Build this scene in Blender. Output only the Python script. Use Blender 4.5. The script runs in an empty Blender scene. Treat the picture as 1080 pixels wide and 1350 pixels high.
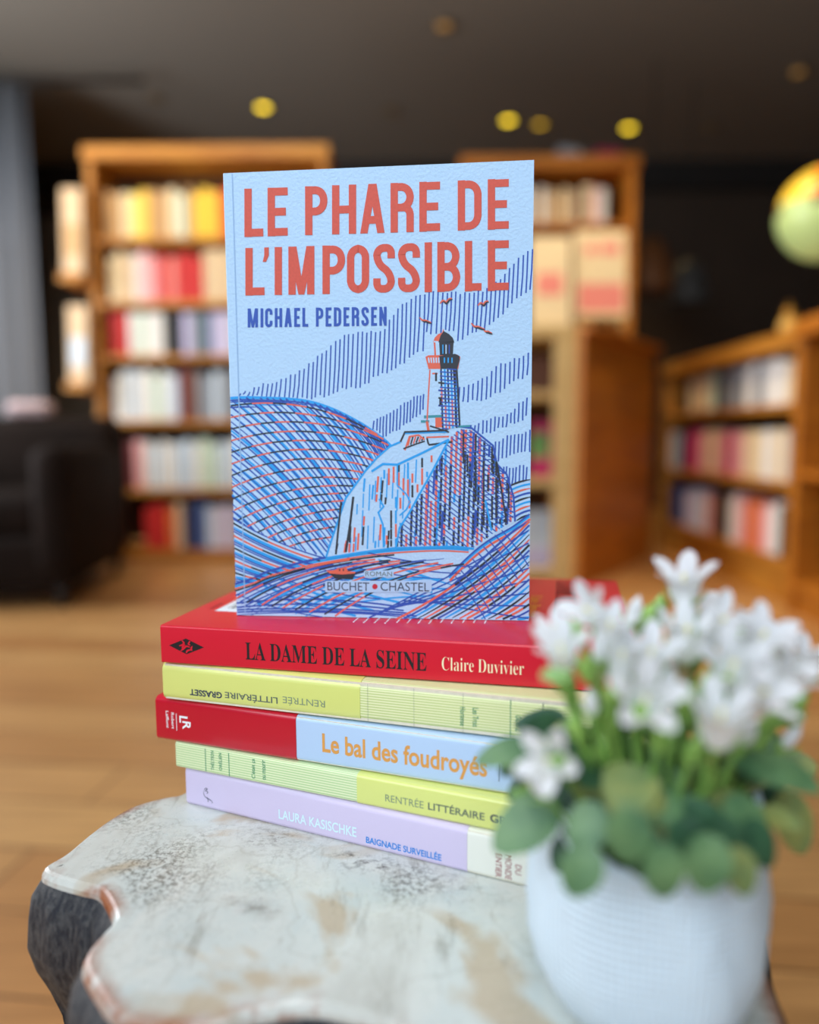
import bpy, bmesh, math, random
import numpy as np
from mathutils import Vector, Matrix

random.seed(7)
PI = math.pi
SC = bpy.context.scene
COL = SC.collection

# ------------------------------------------------------------------ camera
CAMZ = 0.6254                       # the phone is held a little above the book stack
F_PX, PITCH, ROLL = 960.0, 0.1037, -0.006
cp, sp, cr, sr = math.cos(PITCH), math.sin(PITCH), math.cos(ROLL), math.sin(ROLL)
fwd = Vector((0, cp, -sp)); rgt = Vector((1, 0, 0)); upv = Vector((0, sp, cp))
R2 = rgt * cr + upv * sr
U2 = upv * cr - rgt * sr
cam_d = bpy.data.cameras.new('camera'); cam = bpy.data.objects.new('camera', cam_d); COL.objects.link(cam)
cam.matrix_world = Matrix(((R2.x, U2.x, -fwd.x, 0), (R2.y, U2.y, -fwd.y, 0), (R2.z, U2.z, -fwd.z, CAMZ), (0, 0, 0, 1)))
cam_d.sensor_fit = 'HORIZONTAL'; cam_d.sensor_width = 36; cam_d.lens = 36 * F_PX / 1080
cam_d.clip_start = 0.01; cam_d.clip_end = 50
cam_d.dof.use_dof = True; cam_d.dof.focus_distance = 0.322; cam_d.dof.aperture_fstop = 3.35
SC.camera = cam

def at(px, py, Y):
    """world point seen at pixel (px, py) of the 1080x1350 frame, at distance Y in front of the camera"""
    x, y = px - 540, py - 675
    x0 = cr * x + sr * y; y0 = -sr * x + cr * y
    d = fwd + rgt * (x0 / F_PX) + upv * (-y0 / F_PX)
    k = Y / d.y
    return Vector((d.x * k, Y, CAMZ + d.z * k))

# ------------------------------------------------------------------ light and exposure
def s2l(c):
    return tuple((x / 12.92 if x <= 0.04045 else ((x + 0.055) / 1.055) ** 2.4) for x in (v / 255 for v in c))

vs = SC.view_settings
vs.view_transform = 'Standard'; vs.look = 'None'; vs.gamma = 1.0; vs.use_curve_mapping = False
vs.exposure = 0.0
SC.display_settings.display_device = 'sRGB'
SC.cycles.use_denoising = True
SC.cycles.max_bounces = 8
SC.cycles.sample_clamp_indirect = 6
world = bpy.data.worlds.new('world'); SC.world = world; world.use_nodes = True
wb = world.node_tree.nodes['Background']; wb.inputs[0].default_value = (0.75, 0.86, 1.0, 1); wb.inputs[1].default_value = 1.2

def area(name, loc, target, sx, sy, watts, colour):
    l = bpy.data.lights.new(name, 'AREA'); l.shape = 'RECTANGLE'; l.size = sx; l.size_y = sy
    l.energy = watts; l.color = colour
    o = bpy.data.objects.new(name, l); COL.objects.link(o); o.location = loc
    o.rotation_euler = (Vector(target) - Vector(loc)).to_track_quat('-Z', 'Y').to_euler()
    return o
# daylight through the shop window behind the camera and through the side window
area('window_daylight', (-0.75, -1.15, 1.95), (-0.05, 0.7, 0.5), 2.2, 1.3, 46, (0.80, 0.91, 1.0))
area('side_window_daylight', (-3.25, 2.4, 1.6), (0, 2.8, 1.5), 1.8, 1.8, 120, (0.92, 0.95, 1.0))

# ------------------------------------------------------------------ materials
MATS = {}
def mat(name, rgb, rough=0.6, var=0.0, vscale=6.0, bump=0.0, bscale=60.0, metal=0.0, coat=0.0, spec=0.5, stretch=None, emit=None, es=0.0, rgb2=None):
    if name in MATS: return MATS[name]
    m = bpy.data.materials.new(name); m.use_nodes = True
    n, l = m.node_tree.nodes, m.node_tree.links
    b = n['Principled BSDF']
    c = s2l(rgb)
    b.inputs['Base Color'].default_value = (*c, 1)
    b.inputs['Roughness'].default_value = rough; b.inputs['Metallic'].default_value = metal
    b.inputs['Specular IOR Level'].default_value = spec
    if coat: b.inputs['Coat Weight'].default_value = coat; b.inputs['Coat Roughness'].default_value = 0.12
    tc = n.new('ShaderNodeTexCoord'); mp = n.new('ShaderNodeMapping'); l.new(tc.outputs['Object'], mp.inputs['Vector'])
    if stretch: mp.inputs['Scale'].default_value = stretch
    if var or rgb2:
        t = n.new('ShaderNodeTexNoise'); t.inputs['Scale'].default_value = vscale; t.inputs['Detail'].default_value = 5
        l.new(mp.outputs[0], t.inputs['Vector'])
        r = n.new('ShaderNodeValToRGB')
        c2 = s2l(rgb2) if rgb2 else tuple(x * (1 - var) for x in c)
        r.color_ramp.elements[0].color = (*c2, 1); r.color_ramp.elements[0].position = 0.35
        r.color_ramp.elements[1].color = (*c, 1); r.color_ramp.elements[1].position = 0.65
        l.new(t.outputs['Fac'], r.inputs[0]); l.new(r.outputs[0], b.inputs['Base Color'])
    if bump:
        t = n.new('ShaderNodeTexNoise'); t.inputs['Scale'].default_value = bscale; t.inputs['Detail'].default_value = 4
        l.new(mp.outputs[0], t.inputs['Vector'])
        bp = n.new('ShaderNodeBump'); bp.inputs['Strength'].default_value = bump; bp.inputs['Distance'].default_value = 0.001
        l.new(t.outputs['Fac'], bp.inputs['Height']); l.new(bp.outputs[0], b.inputs['Normal'])
    if emit:
        b.inputs['Emission Color'].default_value = (*s2l(emit), 1); b.inputs['Emission Strength'].default_value = es
    MATS[name] = m
    return m

# ------------------------------------------------------------------ helpers
def tag(o, label=None, cat=None, group=None, kind=None):
    if label: o['label'] = label
    if cat: o['category'] = cat
    if group: o['group'] = group
    if kind: o['kind'] = kind
    return o

def empty(name, loc=(0, 0, 0), rz=0.0, label=None, cat=None, group=None):
    o = bpy.data.objects.new(name, None); COL.objects.link(o); o.location = loc; o.rotation_euler = (0, 0, rz)
    o.empty_display_size = 0.02
    return tag(o, label, cat, group)

def link(name, bm, m, parent=None, smooth=False, label=None):
    bmesh.ops.recalc_face_normals(bm, faces=bm.faces[:])
    me = bpy.data.meshes.new(name); bm.to_mesh(me); bm.free()
    for x in (m if isinstance(m, (list, tuple)) else [m]): me.materials.append(x)
    if smooth:
        for p in me.polygons: p.use_smooth = True
    o = bpy.data.objects.new(name, me); COL.objects.link(o)
    if parent: o.parent = parent
    if label: o['label'] = label
    return o

def box(bm, x0, x1, y0, y1, z0, z1, bev=0.0, seg=2, mi=0, M=None):
    r = bmesh.ops.create_cube(bm, size=1.0)
    v = r['verts']
    for p in v:
        p.co = Vector(((x0 + x1) / 2 + p.co.x * (x1 - x0), (y0 + y1) / 2 + p.co.y * (y1 - y0), (z0 + z1) / 2 + p.co.z * (z1 - z0)))
    fs = {f for p in v for f in p.link_faces}
    for f in fs: f.material_index = mi
    if bev:
        e = list({e for p in v for e in p.link_edges})
        g = bmesh.ops.bevel(bm, geom=e, offset=bev, segments=seg, profile=0.5, affect='EDGES')
        for f in g['faces']: f.material_index = mi
        v = list({p for f in g['faces'] for p in f.verts})
    if M is not None:
        bmesh.ops.transform(bm, matrix=M, verts=v)

def boxes(name, m, parent, *bs, bev=0.003, smooth=False, label=None):
    bm = bmesh.new()
    for b in bs: box(bm, *b, bev=bev)
    return link(name, bm, m, parent, smooth, label)

def tube(bm, pts, rad, seg=8, mi=0, cap=True):
    pts = [Vector(p) for p in pts]
    rads = rad if isinstance(rad, (list, tuple)) else [rad] * len(pts)
    rings = []
    ref = Vector((0.31, 0.17, 0.93)).normalized()
    for i, p in enumerate(pts):
        d = (pts[min(i + 1, len(pts) - 1)] - pts[max(i - 1, 0)]).normalized()
        a = d.cross(ref)
        if a.length < 1e-4: a = d.cross(Vector((1, 0, 0)))
        a.normalize(); b = d.cross(a)
        rings.append([bm.verts.new(p + (a * math.cos(2 * PI * k / seg) + b * math.sin(2 * PI * k / seg)) * rads[i]) for k in range(seg)])
    for i in range(len(rings) - 1):
        for k in range(seg):
            f = bm.faces.new((rings[i][k], rings[i][(k + 1) % seg], rings[i + 1][(k + 1) % seg], rings[i + 1][k])); f.material_index = mi
    if cap:
        for r in (rings[0], rings[-1]):
            f = bm.faces.new(r); f.material_index = mi

def lathe(bm, prof, seg=48, c=(0, 0, 0), mi=0, fn=None):
    rings = []
    for (r, z) in prof:
        ring = []
        for k in range(seg):
            a = 2 * PI * k / seg
            rr, zz = (r, z) if fn is None else fn(r, z, a)
            ring.append(bm.verts.new((c[0] + rr * math.cos(a), c[1] + rr * math.sin(a), c[2] + zz)))
        rings.append(ring)
    for i in range(len(rings) - 1):
        for k in range(seg):
            f = bm.faces.new((rings[i][k], rings[i][(k + 1) % seg], rings[i + 1][(k + 1) % seg], rings[i + 1][k])); f.material_index = mi
    return rings

def ball(bm, c, r, sc=(1, 1, 1), u=12, v=8, mi=0):
    g = bmesh.ops.create_uvsphere(bm, u_segments=u, v_segments=v, radius=r)
    for p in g['verts']: p.co = Vector((p.co.x * sc[0] + c[0], p.co.y * sc[1] + c[1], p.co.z * sc[2] + c[2]))
    for f in {f for p in g['verts'] for f in p.link_faces}: f.material_index = mi

ORD = ('first second third fourth fifth sixth seventh eighth ninth tenth eleventh twelfth thirteenth fourteenth fifteenth sixteenth '
       'seventeenth eighteenth nineteenth twentieth twenty-first twenty-second twenty-third twenty-fourth twenty-fifth twenty-sixth '
       'twenty-seventh twenty-eighth twenty-ninth thirtieth').split()

# ================================================================== STRUCTURE
X0, X1, Y0, Y1, ZC = -3.4, 3.4, -1.3, 6.3, 2.85
def plank_mat():
    m = bpy.data.materials.new('oak_planks'); m.use_nodes = True
    n, l = m.node_tree.nodes, m.node_tree.links; b = n['Principled BSDF']
    tc = n.new('ShaderNodeTexCoord'); mp = n.new('ShaderNodeMapping'); l.new(tc.outputs['Object'], mp.inputs['Vector'])
    mp.inputs['Rotation'].default_value = (0, 0, 0.12)
    br = n.new('ShaderNodeTexBrick'); br.inputs['Scale'].default_value = 1.0; br.inputs['Brick Width'].default_value = 1.4
    br.inputs['Row Height'].default_value = 0.14; br.inputs['Mortar Size'].default_value = 0.002
    br.inputs['Color1'].default_value = (*s2l((214, 164, 104)), 1); br.inputs['Color2'].default_value = (*s2l((186, 130, 76)), 1); br.inputs['Mortar'].default_value = (*s2l((92, 58, 30)), 1)
    l.new(mp.outputs[0], br.inputs['Vector'])
    mp2 = n.new('ShaderNodeMapping'); mp2.inputs['Scale'].default_value = (2.5, 40, 1); l.new(tc.outputs['Object'], mp2.inputs['Vector'])
    no = n.new('ShaderNodeTexNoise'); no.inputs['Scale'].default_value = 1.5; no.inputs['Detail'].default_value = 6; l.new(mp2.outputs[0], no.inputs['Vector'])
    mx = n.new('ShaderNodeMixRGB'); mx.blend_type = 'MULTIPLY'; mx.inputs[0].default_value = 0.5
    rp = n.new('ShaderNodeValToRGB'); rp.color_ramp.elements[0].color = (0.45, 0.4, 0.36, 1); rp.color_ramp.elements[0].position = 0.3; rp.color_ramp.elements[1].position = 0.6
    l.new(no.outputs['Fac'], rp.inputs[0]); l.new(br.outputs['Color'], mx.inputs[1]); l.new(rp.outputs[0], mx.inputs[2]); l.new(mx.outputs[0], b.inputs['Base Color'])
    b.inputs['Roughness'].default_value = 0.38
    return m
def struct(name, m, *bs, bev=0.0):
    bm = bmesh.new()
    for q in bs: box(bm, *q, bev=bev)
    return tag(link(name, bm, m), kind='structure')

struct('floor', plank_mat(), (X0, X1, Y0, Y1, -0.05, 0))
struct('ceiling', mat('ceiling_taupe', (126, 122, 113), 0.9, bump=0.2, bscale=30), (X0, X1, Y0, Y1, ZC, ZC + 0.05))
dark = mat('dark_brown_wall', (66, 53, 42), 0.8, var=0.15, vscale=2)
struct('wall_back', dark, (X0, X1, Y1, Y1 + 0.08, 0, ZC))
struct('wall_right', dark, (X1, X1 + 0.08, Y0, Y1, 0, ZC))
pale_wall = mat('grey_plaster', (128, 126, 122), 0.85, var=0.1, vscale=2)
# the wall behind the camera and the side wall, each with a glazed opening that lets the daylight in
struct('wall_front', pale_wall, (X0, -2.1, Y0 - 0.08, Y0, 0, ZC), (0.6, X1, Y0 - 0.08, Y0, 0, ZC), (-2.1, 0.6, Y0 - 0.08, Y0, 0, 0.45), (-2.1, 0.6, Y0 - 0.08, Y0, 2.6, ZC))
struct('wall_left', pale_wall, (X0 - 0.08, X0, Y0, 1.4, 0, ZC), (X0 - 0.08, X0, 3.4, Y1, 0, ZC), (X0 - 0.08, X0, 1.4, 3.4, 0, 0.6), (X0 - 0.08, X0, 1.4, 3.4, 2.6, ZC))
frame_m = mat('dark_window_frame', (52, 48, 46), 0.5)
struct('window_1', frame_m, (-2.1, 0.6, Y0 - 0.06, Y0 - 0.02, 0.45, 0.5), (-2.1, 0.6, Y0 - 0.06, Y0 - 0.02, 2.55, 2.6), (-2.1, -2.05, Y0 - 0.06, Y0 - 0.02, 0.5, 2.55), (0.55, 0.6, Y0 - 0.06, Y0 - 0.02, 0.5, 2.55), (-0.78, -0.73, Y0 - 0.06, Y0 - 0.02, 0.5, 2.55))
struct('window_2', frame_m, (X0 - 0.06, X0 - 0.02, 1.4, 3.4, 0.6, 0.65), (X0 - 0.06, X0 - 0.02, 1.4, 3.4, 2.55, 2.6), (X0 - 0.06, X0 - 0.02, 1.4, 1.45, 0.65, 2.55), (X0 - 0.06, X0 - 0.02, 3.35, 3.4, 0.65, 2.55))
# dark header band under the ceiling at the back
struct('trim_1', mat('black_header', (30, 27, 25), 0.7), (X0, X1, Y1 - 0.12, Y1, ZC - 0.22, ZC))
struct('door_1', mat('grey_door', (122, 120, 117), 0.6), (-3.05, -2.1, Y1 - 0.06, Y1, 0, 2.45))

# ================================================================== CEILING LAMPS
def ceiling_lamp(px, py, glow, label, watts=0.0, xy=None, aim=None, tint=(1.0, 0.8, 0.52), soft=0.05):
    # where the line of sight meets the ceiling
    p1 = at(px, py, 1.0); k = (ZC - 0.03 - CAMZ) / (p1.z - CAMZ)
    p = Vector((p1.x * k, k, ZC)) if xy is None else Vector((xy[0], xy[1], ZC))
    r = 0.05
    t = empty('ceiling_spotlight', p, 0, label, 'ceiling light', 'ceiling spotlights')
    bm = bmesh.new(); lathe(bm, [(r * 0.8, -0.012), (r * 1.02, -0.012), (r * 1.08, -0.002), (r * 1.08, 0), (r * 0.8, 0)], 32)
    link('trim_ring', bm, mat('bronze_trim', (96, 84, 66), 0.4, metal=0.6), t, True)
    bm = bmesh.new(); rg = lathe(bm, [(r * 0.82, -0.008), (r * 0.5, -0.012), (0.002, -0.013)], 32); bm.faces.new(rg[-1])
    link('bulb', bm, glow, t, True)
    if watts:
        l = bpy.data.lights.new('spotlight_beam', 'SPOT'); l.energy = watts; l.color = (1.0, 0.66, 0.22) if aim is None else tint; l.spot_size = 1.5; l.spot_blend = 0.7; l.shadow_soft_size = soft
        o = bpy.data.objects.new('spotlight_beam', l); COL.objects.link(o); o.parent = t; o.location = (0, 0, -0.03)
        o.rotation_euler = (0.0, 0, 0) if aim is None else (Vector(aim) - p).to_track_quat('-Z', 'Y').to_euler()
    return t
hot = mat('lamp_yellow', (255, 220, 60), 0.5, emit=(255, 216, 46), es=4.2)
warm = mat('lamp_amber', (220, 180, 70), 0.5, emit=(226, 178, 40), es=1.5)
dim = mat('lamp_dim', (150, 120, 80), 0.5, emit=(190, 140, 74), es=0.55)
off = mat('lamp_faint', (120, 104, 84), 0.5, emit=(120, 100, 74), es=0.22)
ceiling_lamp(347, 146, hot, 'bright yellow ceiling spotlight glowing above the tall bookcase', 40)
ceiling_lamp(670, 163, hot, 'brightest yellow ceiling spotlight of the close pair above the white book', 30)
ceiling_lamp(712, 168, warm, 'dimmer amber ceiling spotlight of the close pair above the white book', 10)
ceiling_lamp(829, 173, hot, 'bright yellow ceiling spotlight alone above the display of pink books', 30)
ceiling_lamp(585, 40, dim, 'brownish unlit-looking ceiling spotlight highest in the picture, by its upper edge')
ceiling_lamp(1052, 100, dim, 'brownish ceiling spotlight above the multicoloured globe')
ceiling_lamp(205, 135, off, 'faint ceiling spotlight beside the bright one over the tall bookcase')
ceiling_lamp(515, 152, off, 'very faint ceiling spotlight between the bright one and the close pair')
ceiling_lamp(935, 173, off, 'faint brown ceiling spotlight between the lone bright one and the globe')

for k, (x, y, tx, ty, tz) in enumerate(((-1.9, 2.3, -1.5, 3.7, 1.3), (-0.9, 2.2, -0.8, 3.7, 1.5), (0.5, 1.9, 0.75, 3.0, 0.8), (0.55, 2.7, 1.4, 3.1, 0.7))):  # extra lamps out of view, added to brighten the shelves
    ceiling_lamp(0, 0, hot, 'added unseen yellow ceiling spotlight above the picture, ' + ('over the dark armchair', 'before the tall bookcase', 'before the low display unit', 'aimed at the low bookcase')[k], (58, 84, 100, 80)[k], (x, y), (tx, ty, tz))

ceiling_lamp(0, 0, hot, 'added unseen ceiling spotlight right over the stone table, above the picture', 52, (-0.1, 0.05), (0.0, 0.3, 0.45), (0.93, 0.96, 1.0), 0.22)  # added out of view to light the table top and upper book covers

# ================================================================== BACKGROUND BOOKS
def bg_book_mesh():
    bm = bmesh.new()
    # wrap cover, open at the back; spine at y = 0 slightly rounded
    prof = [(-0.5, 1.0), (-0.5, 0.04), (-0.42, 0.0), (0.0, -0.012), (0.42, 0.0), (0.5, 0.04), (0.5, 1.0), (0.44, 1.0), (0.44, 0.05), (-0.44, 0.05), (-0.44, 1.0)]
    lo = [bm.verts.new((x, y, 0)) for x, y in prof]; hi = [bm.verts.new((x, y, 1)) for x, y in prof]
    n = len(prof)
    for i in range(n): bm.faces.new((lo[i], lo[(i + 1) % n], hi[(i + 1) % n], hi[i]))
    bm.faces.new(lo); bm.faces.new(hi)
    box(bm, -0.44, 0.44, 0.05, 0.97, 0.015, 0.985, mi=1)
    bmesh.ops.recalc_face_normals(bm, faces=bm.faces[:])
    me = bpy.data.meshes.new('shelf_book'); bm.to_mesh(me); bm.free()
    me.materials.append(None); me.materials.append(mat('page_paper', (232, 222, 200), 0.85, var=0.1, vscale=300, stretch=(1, 1, 0.02)))
    return me
BOOKMESH = bg_book_mesh()
PAL = {'cream': (236, 214, 172), 'beige': (222, 190, 150), 'pale yellow': (250, 226, 130), 'golden yellow': (252, 206, 60), 'orange': (226, 110, 34), 'red': (206, 34, 30),
       'salmon pink': (236, 140, 128), 'white': (238, 236, 230), 'pale green': (206, 226, 206), 'pale blue': (206, 222, 236), 'grey': (136, 142, 150), 'teal': (52, 96, 116), 'lilac': (196, 190, 226),
       'black': (22, 20, 22), 'dark red': (112, 24, 28), 'navy': (38, 50, 96), 'magenta': (196, 40, 104), 'pink': (240, 176, 176), 'dark teal': (34, 58, 66), 'blue': (80, 110, 176),
       'tan': (200, 156, 100), 'lavender': (210, 204, 230), 'green': (110, 168, 90), 'brown': (110, 66, 40)}
def pal(c): return mat('bookcloth_' + c.replace(' ', '_'), PAL[c], 0.55, var=0.12, vscale=40, bump=0.1)
def bg_book(parent_M, x, z, t, h, d, colour, label, group, tilt=0.0):
    o = bpy.data.objects.new('shelf_book', BOOKMESH); COL.objects.link(o)
    M = parent_M @ Matrix.Translation((x + t / 2, 0, z + 0.0015)) @ Matrix.Rotation(tilt, 4, 'Y') @ Matrix.Diagonal((t * 0.96, d, h, 1))
    o.matrix_world = M
    o.material_slots[0].link = 'OBJECT'; o.material_slots[0].material = pal(colour)
    return tag(o, label, 'book', group)

oak = mat('honey_oak', (194, 132, 44), 0.5, rgb2=(162, 98, 24), vscale=3, stretch=(1, 1, 8), bump=0.1)
oak_d = mat('amber_oak', (190, 116, 26), 0.5, rgb2=(160, 92, 16), vscale=3, stretch=(1, 1, 8), bump=0.1)
birch = mat('pale_birch', (206, 178, 122), 0.55, rgb2=(190, 160, 104), vscale=4, stretch=(1, 1, 6))
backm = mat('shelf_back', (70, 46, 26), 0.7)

def bookcase(name, label, loc, rz, W, D, H, shelves, m, sides=(1, 1), st=0.035, top=0.06, side_m=None, kick=0.08):
    """local frame: x along the front, y into the case, z up; shelves = heights of the shelf tops"""
    t = empty(name, loc, rz, label, 'bookcase')
    for k, xx in enumerate((0, W - st)):
        if sides[k]: boxes('side_panel', side_m or m, t, (xx, xx + st, 0, D, 0, H - top))
    boxes('top_board', m, t, (-0.01, W + 0.01, -0.015, D, H - top, H))
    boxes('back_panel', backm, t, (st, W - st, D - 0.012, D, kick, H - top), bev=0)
    for z in shelves: boxes('shelf', m, t, (st, W - st, 0.0, D - 0.012, z - 0.028, z))
    boxes('plinth', m, t, (st, W - st, 0.02, 0.05, 0, shelves[0] - 0.028), bev=0.001)
    return t

# ---- tall bookcase on the left, facing the camera
BX, BY, BW = -1.545, 3.64, 1.16
def zat(py, Y=BY): return at(300, py, Y).z
rows = [735, 644, 553, 467, 396, 312]                       # shelf tops in the frame
shz = [max(0.06, zat(v)) for v in rows]
bookcase('bookcase', 'tall honey oak bookcase facing the camera behind the standing book', (BX, BY, 0), 0, BW, 0.30, zat(192), shz, oak)
rowcols = [
    'black|black|red|red|orange|beige|navy|blue|pale blue|lavender|lavender|black|navy|cream',
    'dark red|pink|white|pale blue|white|pale blue|pale blue|white|pale green|pale blue|pale blue|white|pale blue|white',
    'white|pale blue|white|pale green|white|pale blue|dark red|brown|grey|pale blue|grey|dark teal|teal|white',
    'red|white|pale green|white|white|black|lilac|grey|teal|lilac|lavender|white|grey|beige',
    'cream|beige|white|pink|red|salmon pink|red|red|beige|cream|beige|cream|cream|white',
    'tan|cream|pale yellow|golden yellow|tan|cream|pale green|tan|golden yellow|golden yellow|orange|red|orange|tan']
rowname = ['lowest', 'fifth', 'fourth', 'third', 'second', 'top']
M0 = Matrix.Translation((BX, BY + 0.03, 0))
for i, z in enumerate(shz):
    cols = rowcols[i].split('|')
    x = 0.075 if i != 0 else 0.2
    gap = ((shz + [zat(192) - 0.06 + 0.028])[i + 1] - 0.028) - z
    k = 0
    while x < BW - 0.09 and k < 30:
        t = random.uniform(0.034, 0.05); h = min(gap - 0.025, random.uniform(0.205, 0.25))
        vis = (x - 0.075) / 0.68
        c = cols[min(int(vis * 13), 12)] if vis < 1 else random.choice(cols)
        bg_book(M0, x, z, t, h, random.uniform(0.15, 0.2), c, f'{c} book, {ORD[k]} from the curtain end on the {rowname[i]} shelf of the tall bookcase', 'books in the tall bookcase')
        x += t + 0.001; k += 1
# ---- face-out books on narrow ledges fixed beside the bookcase
def display_book(name, loc, rz, w, h, t, col, label, group, lean=0.12, cov=None):
    r = empty(name, (loc[0], loc[1], loc[2] + 0.0015), rz, label, 'book', group)
    M = Matrix.Rotation(-lean, 4, 'X')
    bm = bmesh.new(); box(bm, -w / 2, w / 2, 0, 0.002, 0, h, 0.0006, M=M); box(bm, -w / 2, w / 2, t - 0.002, t, 0, h, 0.0006, M=M); box(bm, -w / 2, -w / 2 + 0.003, 0, t, 0, h, 0.0006, M=M)
    link('cover', bm, pal(col), r)
    bm = bmesh.new(); box(bm, -w / 2 + 0.003, w / 2 - 0.004, 0.002, t - 0.002, 0.003, h - 0.003, M=M); link('page_block', bm, MATS['page_paper'], r)
    if cov:
        bm = bmesh.new()
        for (a, b, c, d) in cov[1]: box(bm, -w / 2 + a * w, -w / 2 + b * w, -0.0012, 0.0005, c * h, d * h, M=M)
        link('cover_print', bm, cov[0], r)
    return r
for j, (pxa, pxb, pya, pyb, nm) in enumerate(((84, 112, 248, 368, 'upper'), (92, 117, 403, 510, 'lower'))):
    a = at(pxa, pyb, BY - 0.05); b = at(pxb, pya, BY - 0.05)
    boxes_o = empty('display_ledge', (BX - 0.002, BY - 0.02, a.z), 0, f'{nm} narrow oak ledge on the outer side of the tall bookcase', 'shelf', 'ledges on the bookcase side')
    boxes('ledge_board', oak, boxes_o, (a.x - BX, 0.0, -0.07, 0.14, -0.02, 0.0)); boxes('ledge_lip', oak, boxes_o, (a.x - BX, 0.0, -0.082, -0.07, -0.02, 0.02))
    display_book('display_book', ((a.x + BX) / 2, BY - 0.07, a.z + 0.001), 0, BX - a.x - 0.012, b.z - a.z, 0.02, 'beige', f'beige book standing face-out on the {nm} ledge beside the tall bookcase', 'face-out books beside the bookcase', 0.06,
                 (pal('tan' if j == 0 else 'pale blue'), ((0.15, 0.85, 0.25, 0.6),)))

# ---- middle shelving: tall back unit, low front unit with side panel
uz = at(800, 205, 3.75).z
mx0, mx1 = at(610, 400, 3.75).x, at(836, 400, 3.75).x
bookcase('bookcase', 'tall amber oak bookcase behind the display of pink books', (mx0, 3.75, 0), 0, mx1 - mx0, 0.32, uz, [0.3, 0.7, 1.12, at(750, 293, 3.75).z], oak_d, side_m=oak_d)
M1 = Matrix.Translation((mx0, 3.78, 0)); x = 0.06; k = 0
cs = 'tan cream beige brown cream pink white tan white beige'.split()
zz = at(750, 293, 3.75).z
while x < at(800, 300, 3.75).x - mx0:
    t = random.uniform(0.03, 0.045); c = cs[k % 10]
    bg_book(M1, x, zz, t, random.uniform(0.15, 0.19), 0.17, c, f'{c} book, {ORD[k]} from the standing book on the upper shelf of amber bookcase', 'books on the amber bookcase'); x += t + 0.001; k += 1
p = at(752, 213, 3.75); 
r = empty('paper_bundle', (p.x + 0.05, 3.88, uz + .002), 0.3, 'rolled grey paper lying on top of the amber bookcase', 'paper roll')
bm = bmesh.new(); tube(bm, [(-0.09, 0, 0.04), (0.09, 0.0, 0.04)], 0.04, 16); link('roll', bm, pal('grey'), r, True)
bm = bmesh.new(); tube(bm, [(-0.01, 0, 0.04), (0.01, 0.0, 0.04)], 0.0415, 16); link('paper_strap', bm, pal('white'), r, True)
r = display_book('display_book', (at(812, 220, 3.75).x, 3.86, uz), 0.2, 0.12, 0.07, 0.1, 'magenta', 'magenta book lying on top of the amber bookcase', 'books on the amber bookcase', 0)

# low unit
LY = 2.95
lz = at(740, 428, LY).z
lx0, lx1 = at(598, 430, LY).x, at(761, 430, LY).x
low = empty('display_unit', (lx1, LY, 0), 0, 'low display unit with pale front and broad amber side panel beside the white book', 'shelf unit')
Wl = lx1 - lx0
boxes('top_board', birch, low, (-Wl, 0.0, 0, 0.5, lz - 0.05, lz))
boxes('stile', birch, low, (-0.085, 0.0, 0, 0.03, 0, lz - 0.05)); boxes('stile', birch, low, (-Wl, -Wl + 0.06, 0, 0.03, 0, lz - 0.05))
for py in (632, 516):
    z = at(720, py, LY).z; boxes('shelf', birch, low, (-Wl + 0.02, -0.02, 0.005, 0.45, z - 0.03, z))
boxes('shelf', birch, low, (-Wl + 0.02, -0.02, 0.005, 0.45, 0.04, 0.07))
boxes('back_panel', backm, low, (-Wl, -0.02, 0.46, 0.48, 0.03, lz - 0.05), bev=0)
# side panel runs away to the right
bm = bmesh.new(); box(bm, 0, 0.028, 0.0, 0.92, 0, lz - 0.03, 0.003, M=Matrix.Rotation(-0.62, 4, 'Z')); link('side_panel', bm, oak_d, low)
bm = bmesh.new(); box(bm, -0.02, 0.06, 0.0, 0.93, lz - 0.03, lz - 0.002, 0.003, M=Matrix.Rotation(-0.62, 4, 'Z')); link('top_rail', bm, oak_d, low)
zt_ = lz
red_print = mat('red_print', (214, 60, 70), 0.5)
t = empty('display_riser', (at(793, 400, LY + 0.12).x, LY + 0.13, zt_ + 0.001), 0, 'small birch riser under the cream and pink face-out book', 'riser')
boxes('riser_board', birch, t, (-0.1, 0.1, -0.04, 0.06, 0.034, 0.046)); boxes('riser_foot', birch, t, (-0.09, -0.075, -0.035, 0.055, 0.0, 0.034)); boxes('riser_foot', birch, t, (0.075, 0.09, -0.035, 0.055, 0.0, 0.034))
display_book('display_book', (at(793, 400, LY + 0.12).x, LY + 0.12, zt_ + 0.051), 0.0, 0.215, 0.35, 0.03, 'cream', 'cream and pink book standing face-out on the low unit, nearest the dark room', 'face-out books on the low unit', 0.1,
    (pal('salmon pink'), ((0.06, 0.94, 0.05, 0.38), (0.2, 0.42, 0.72, 0.84), (0.5, 0.86, 0.72, 0.86))))
display_book('display_book', (at(727, 400, LY + 0.1).x, LY + 0.1, zt_ + 0.004), 0.0, 0.165, 0.37, 0.03, 'cream', 'cream book with small pink panel standing face-out half behind the white book', 'face-out books on the low unit', 0.1,
    (pal('salmon pink'), ((0.15, 0.8, 0.35, 0.6),)))
z = at(720, 632, LY).z
display_book('display_book', (at(722, 600, LY + 0.1).x, LY + 0.1, z + .004), 0.0, 0.14, 0.23, 0.02, 'magenta', 'magenta and green book face-out on the middle shelf of the low unit', 'face-out books on the low unit', 0.1,
    (pal('green'), ((0.0, 0.55, 0.35, 0.8),)))
z = at(720, 516, LY).z
display_book('display_book', (at(715, 500, LY + 0.2).x, LY + 0.2, z + .004), 0.0, 0.14, 0.16, 0.02, 'brown', 'dim brown book on the upper shelf of the low unit', 'face-out books on the low unit', 0.1)
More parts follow.
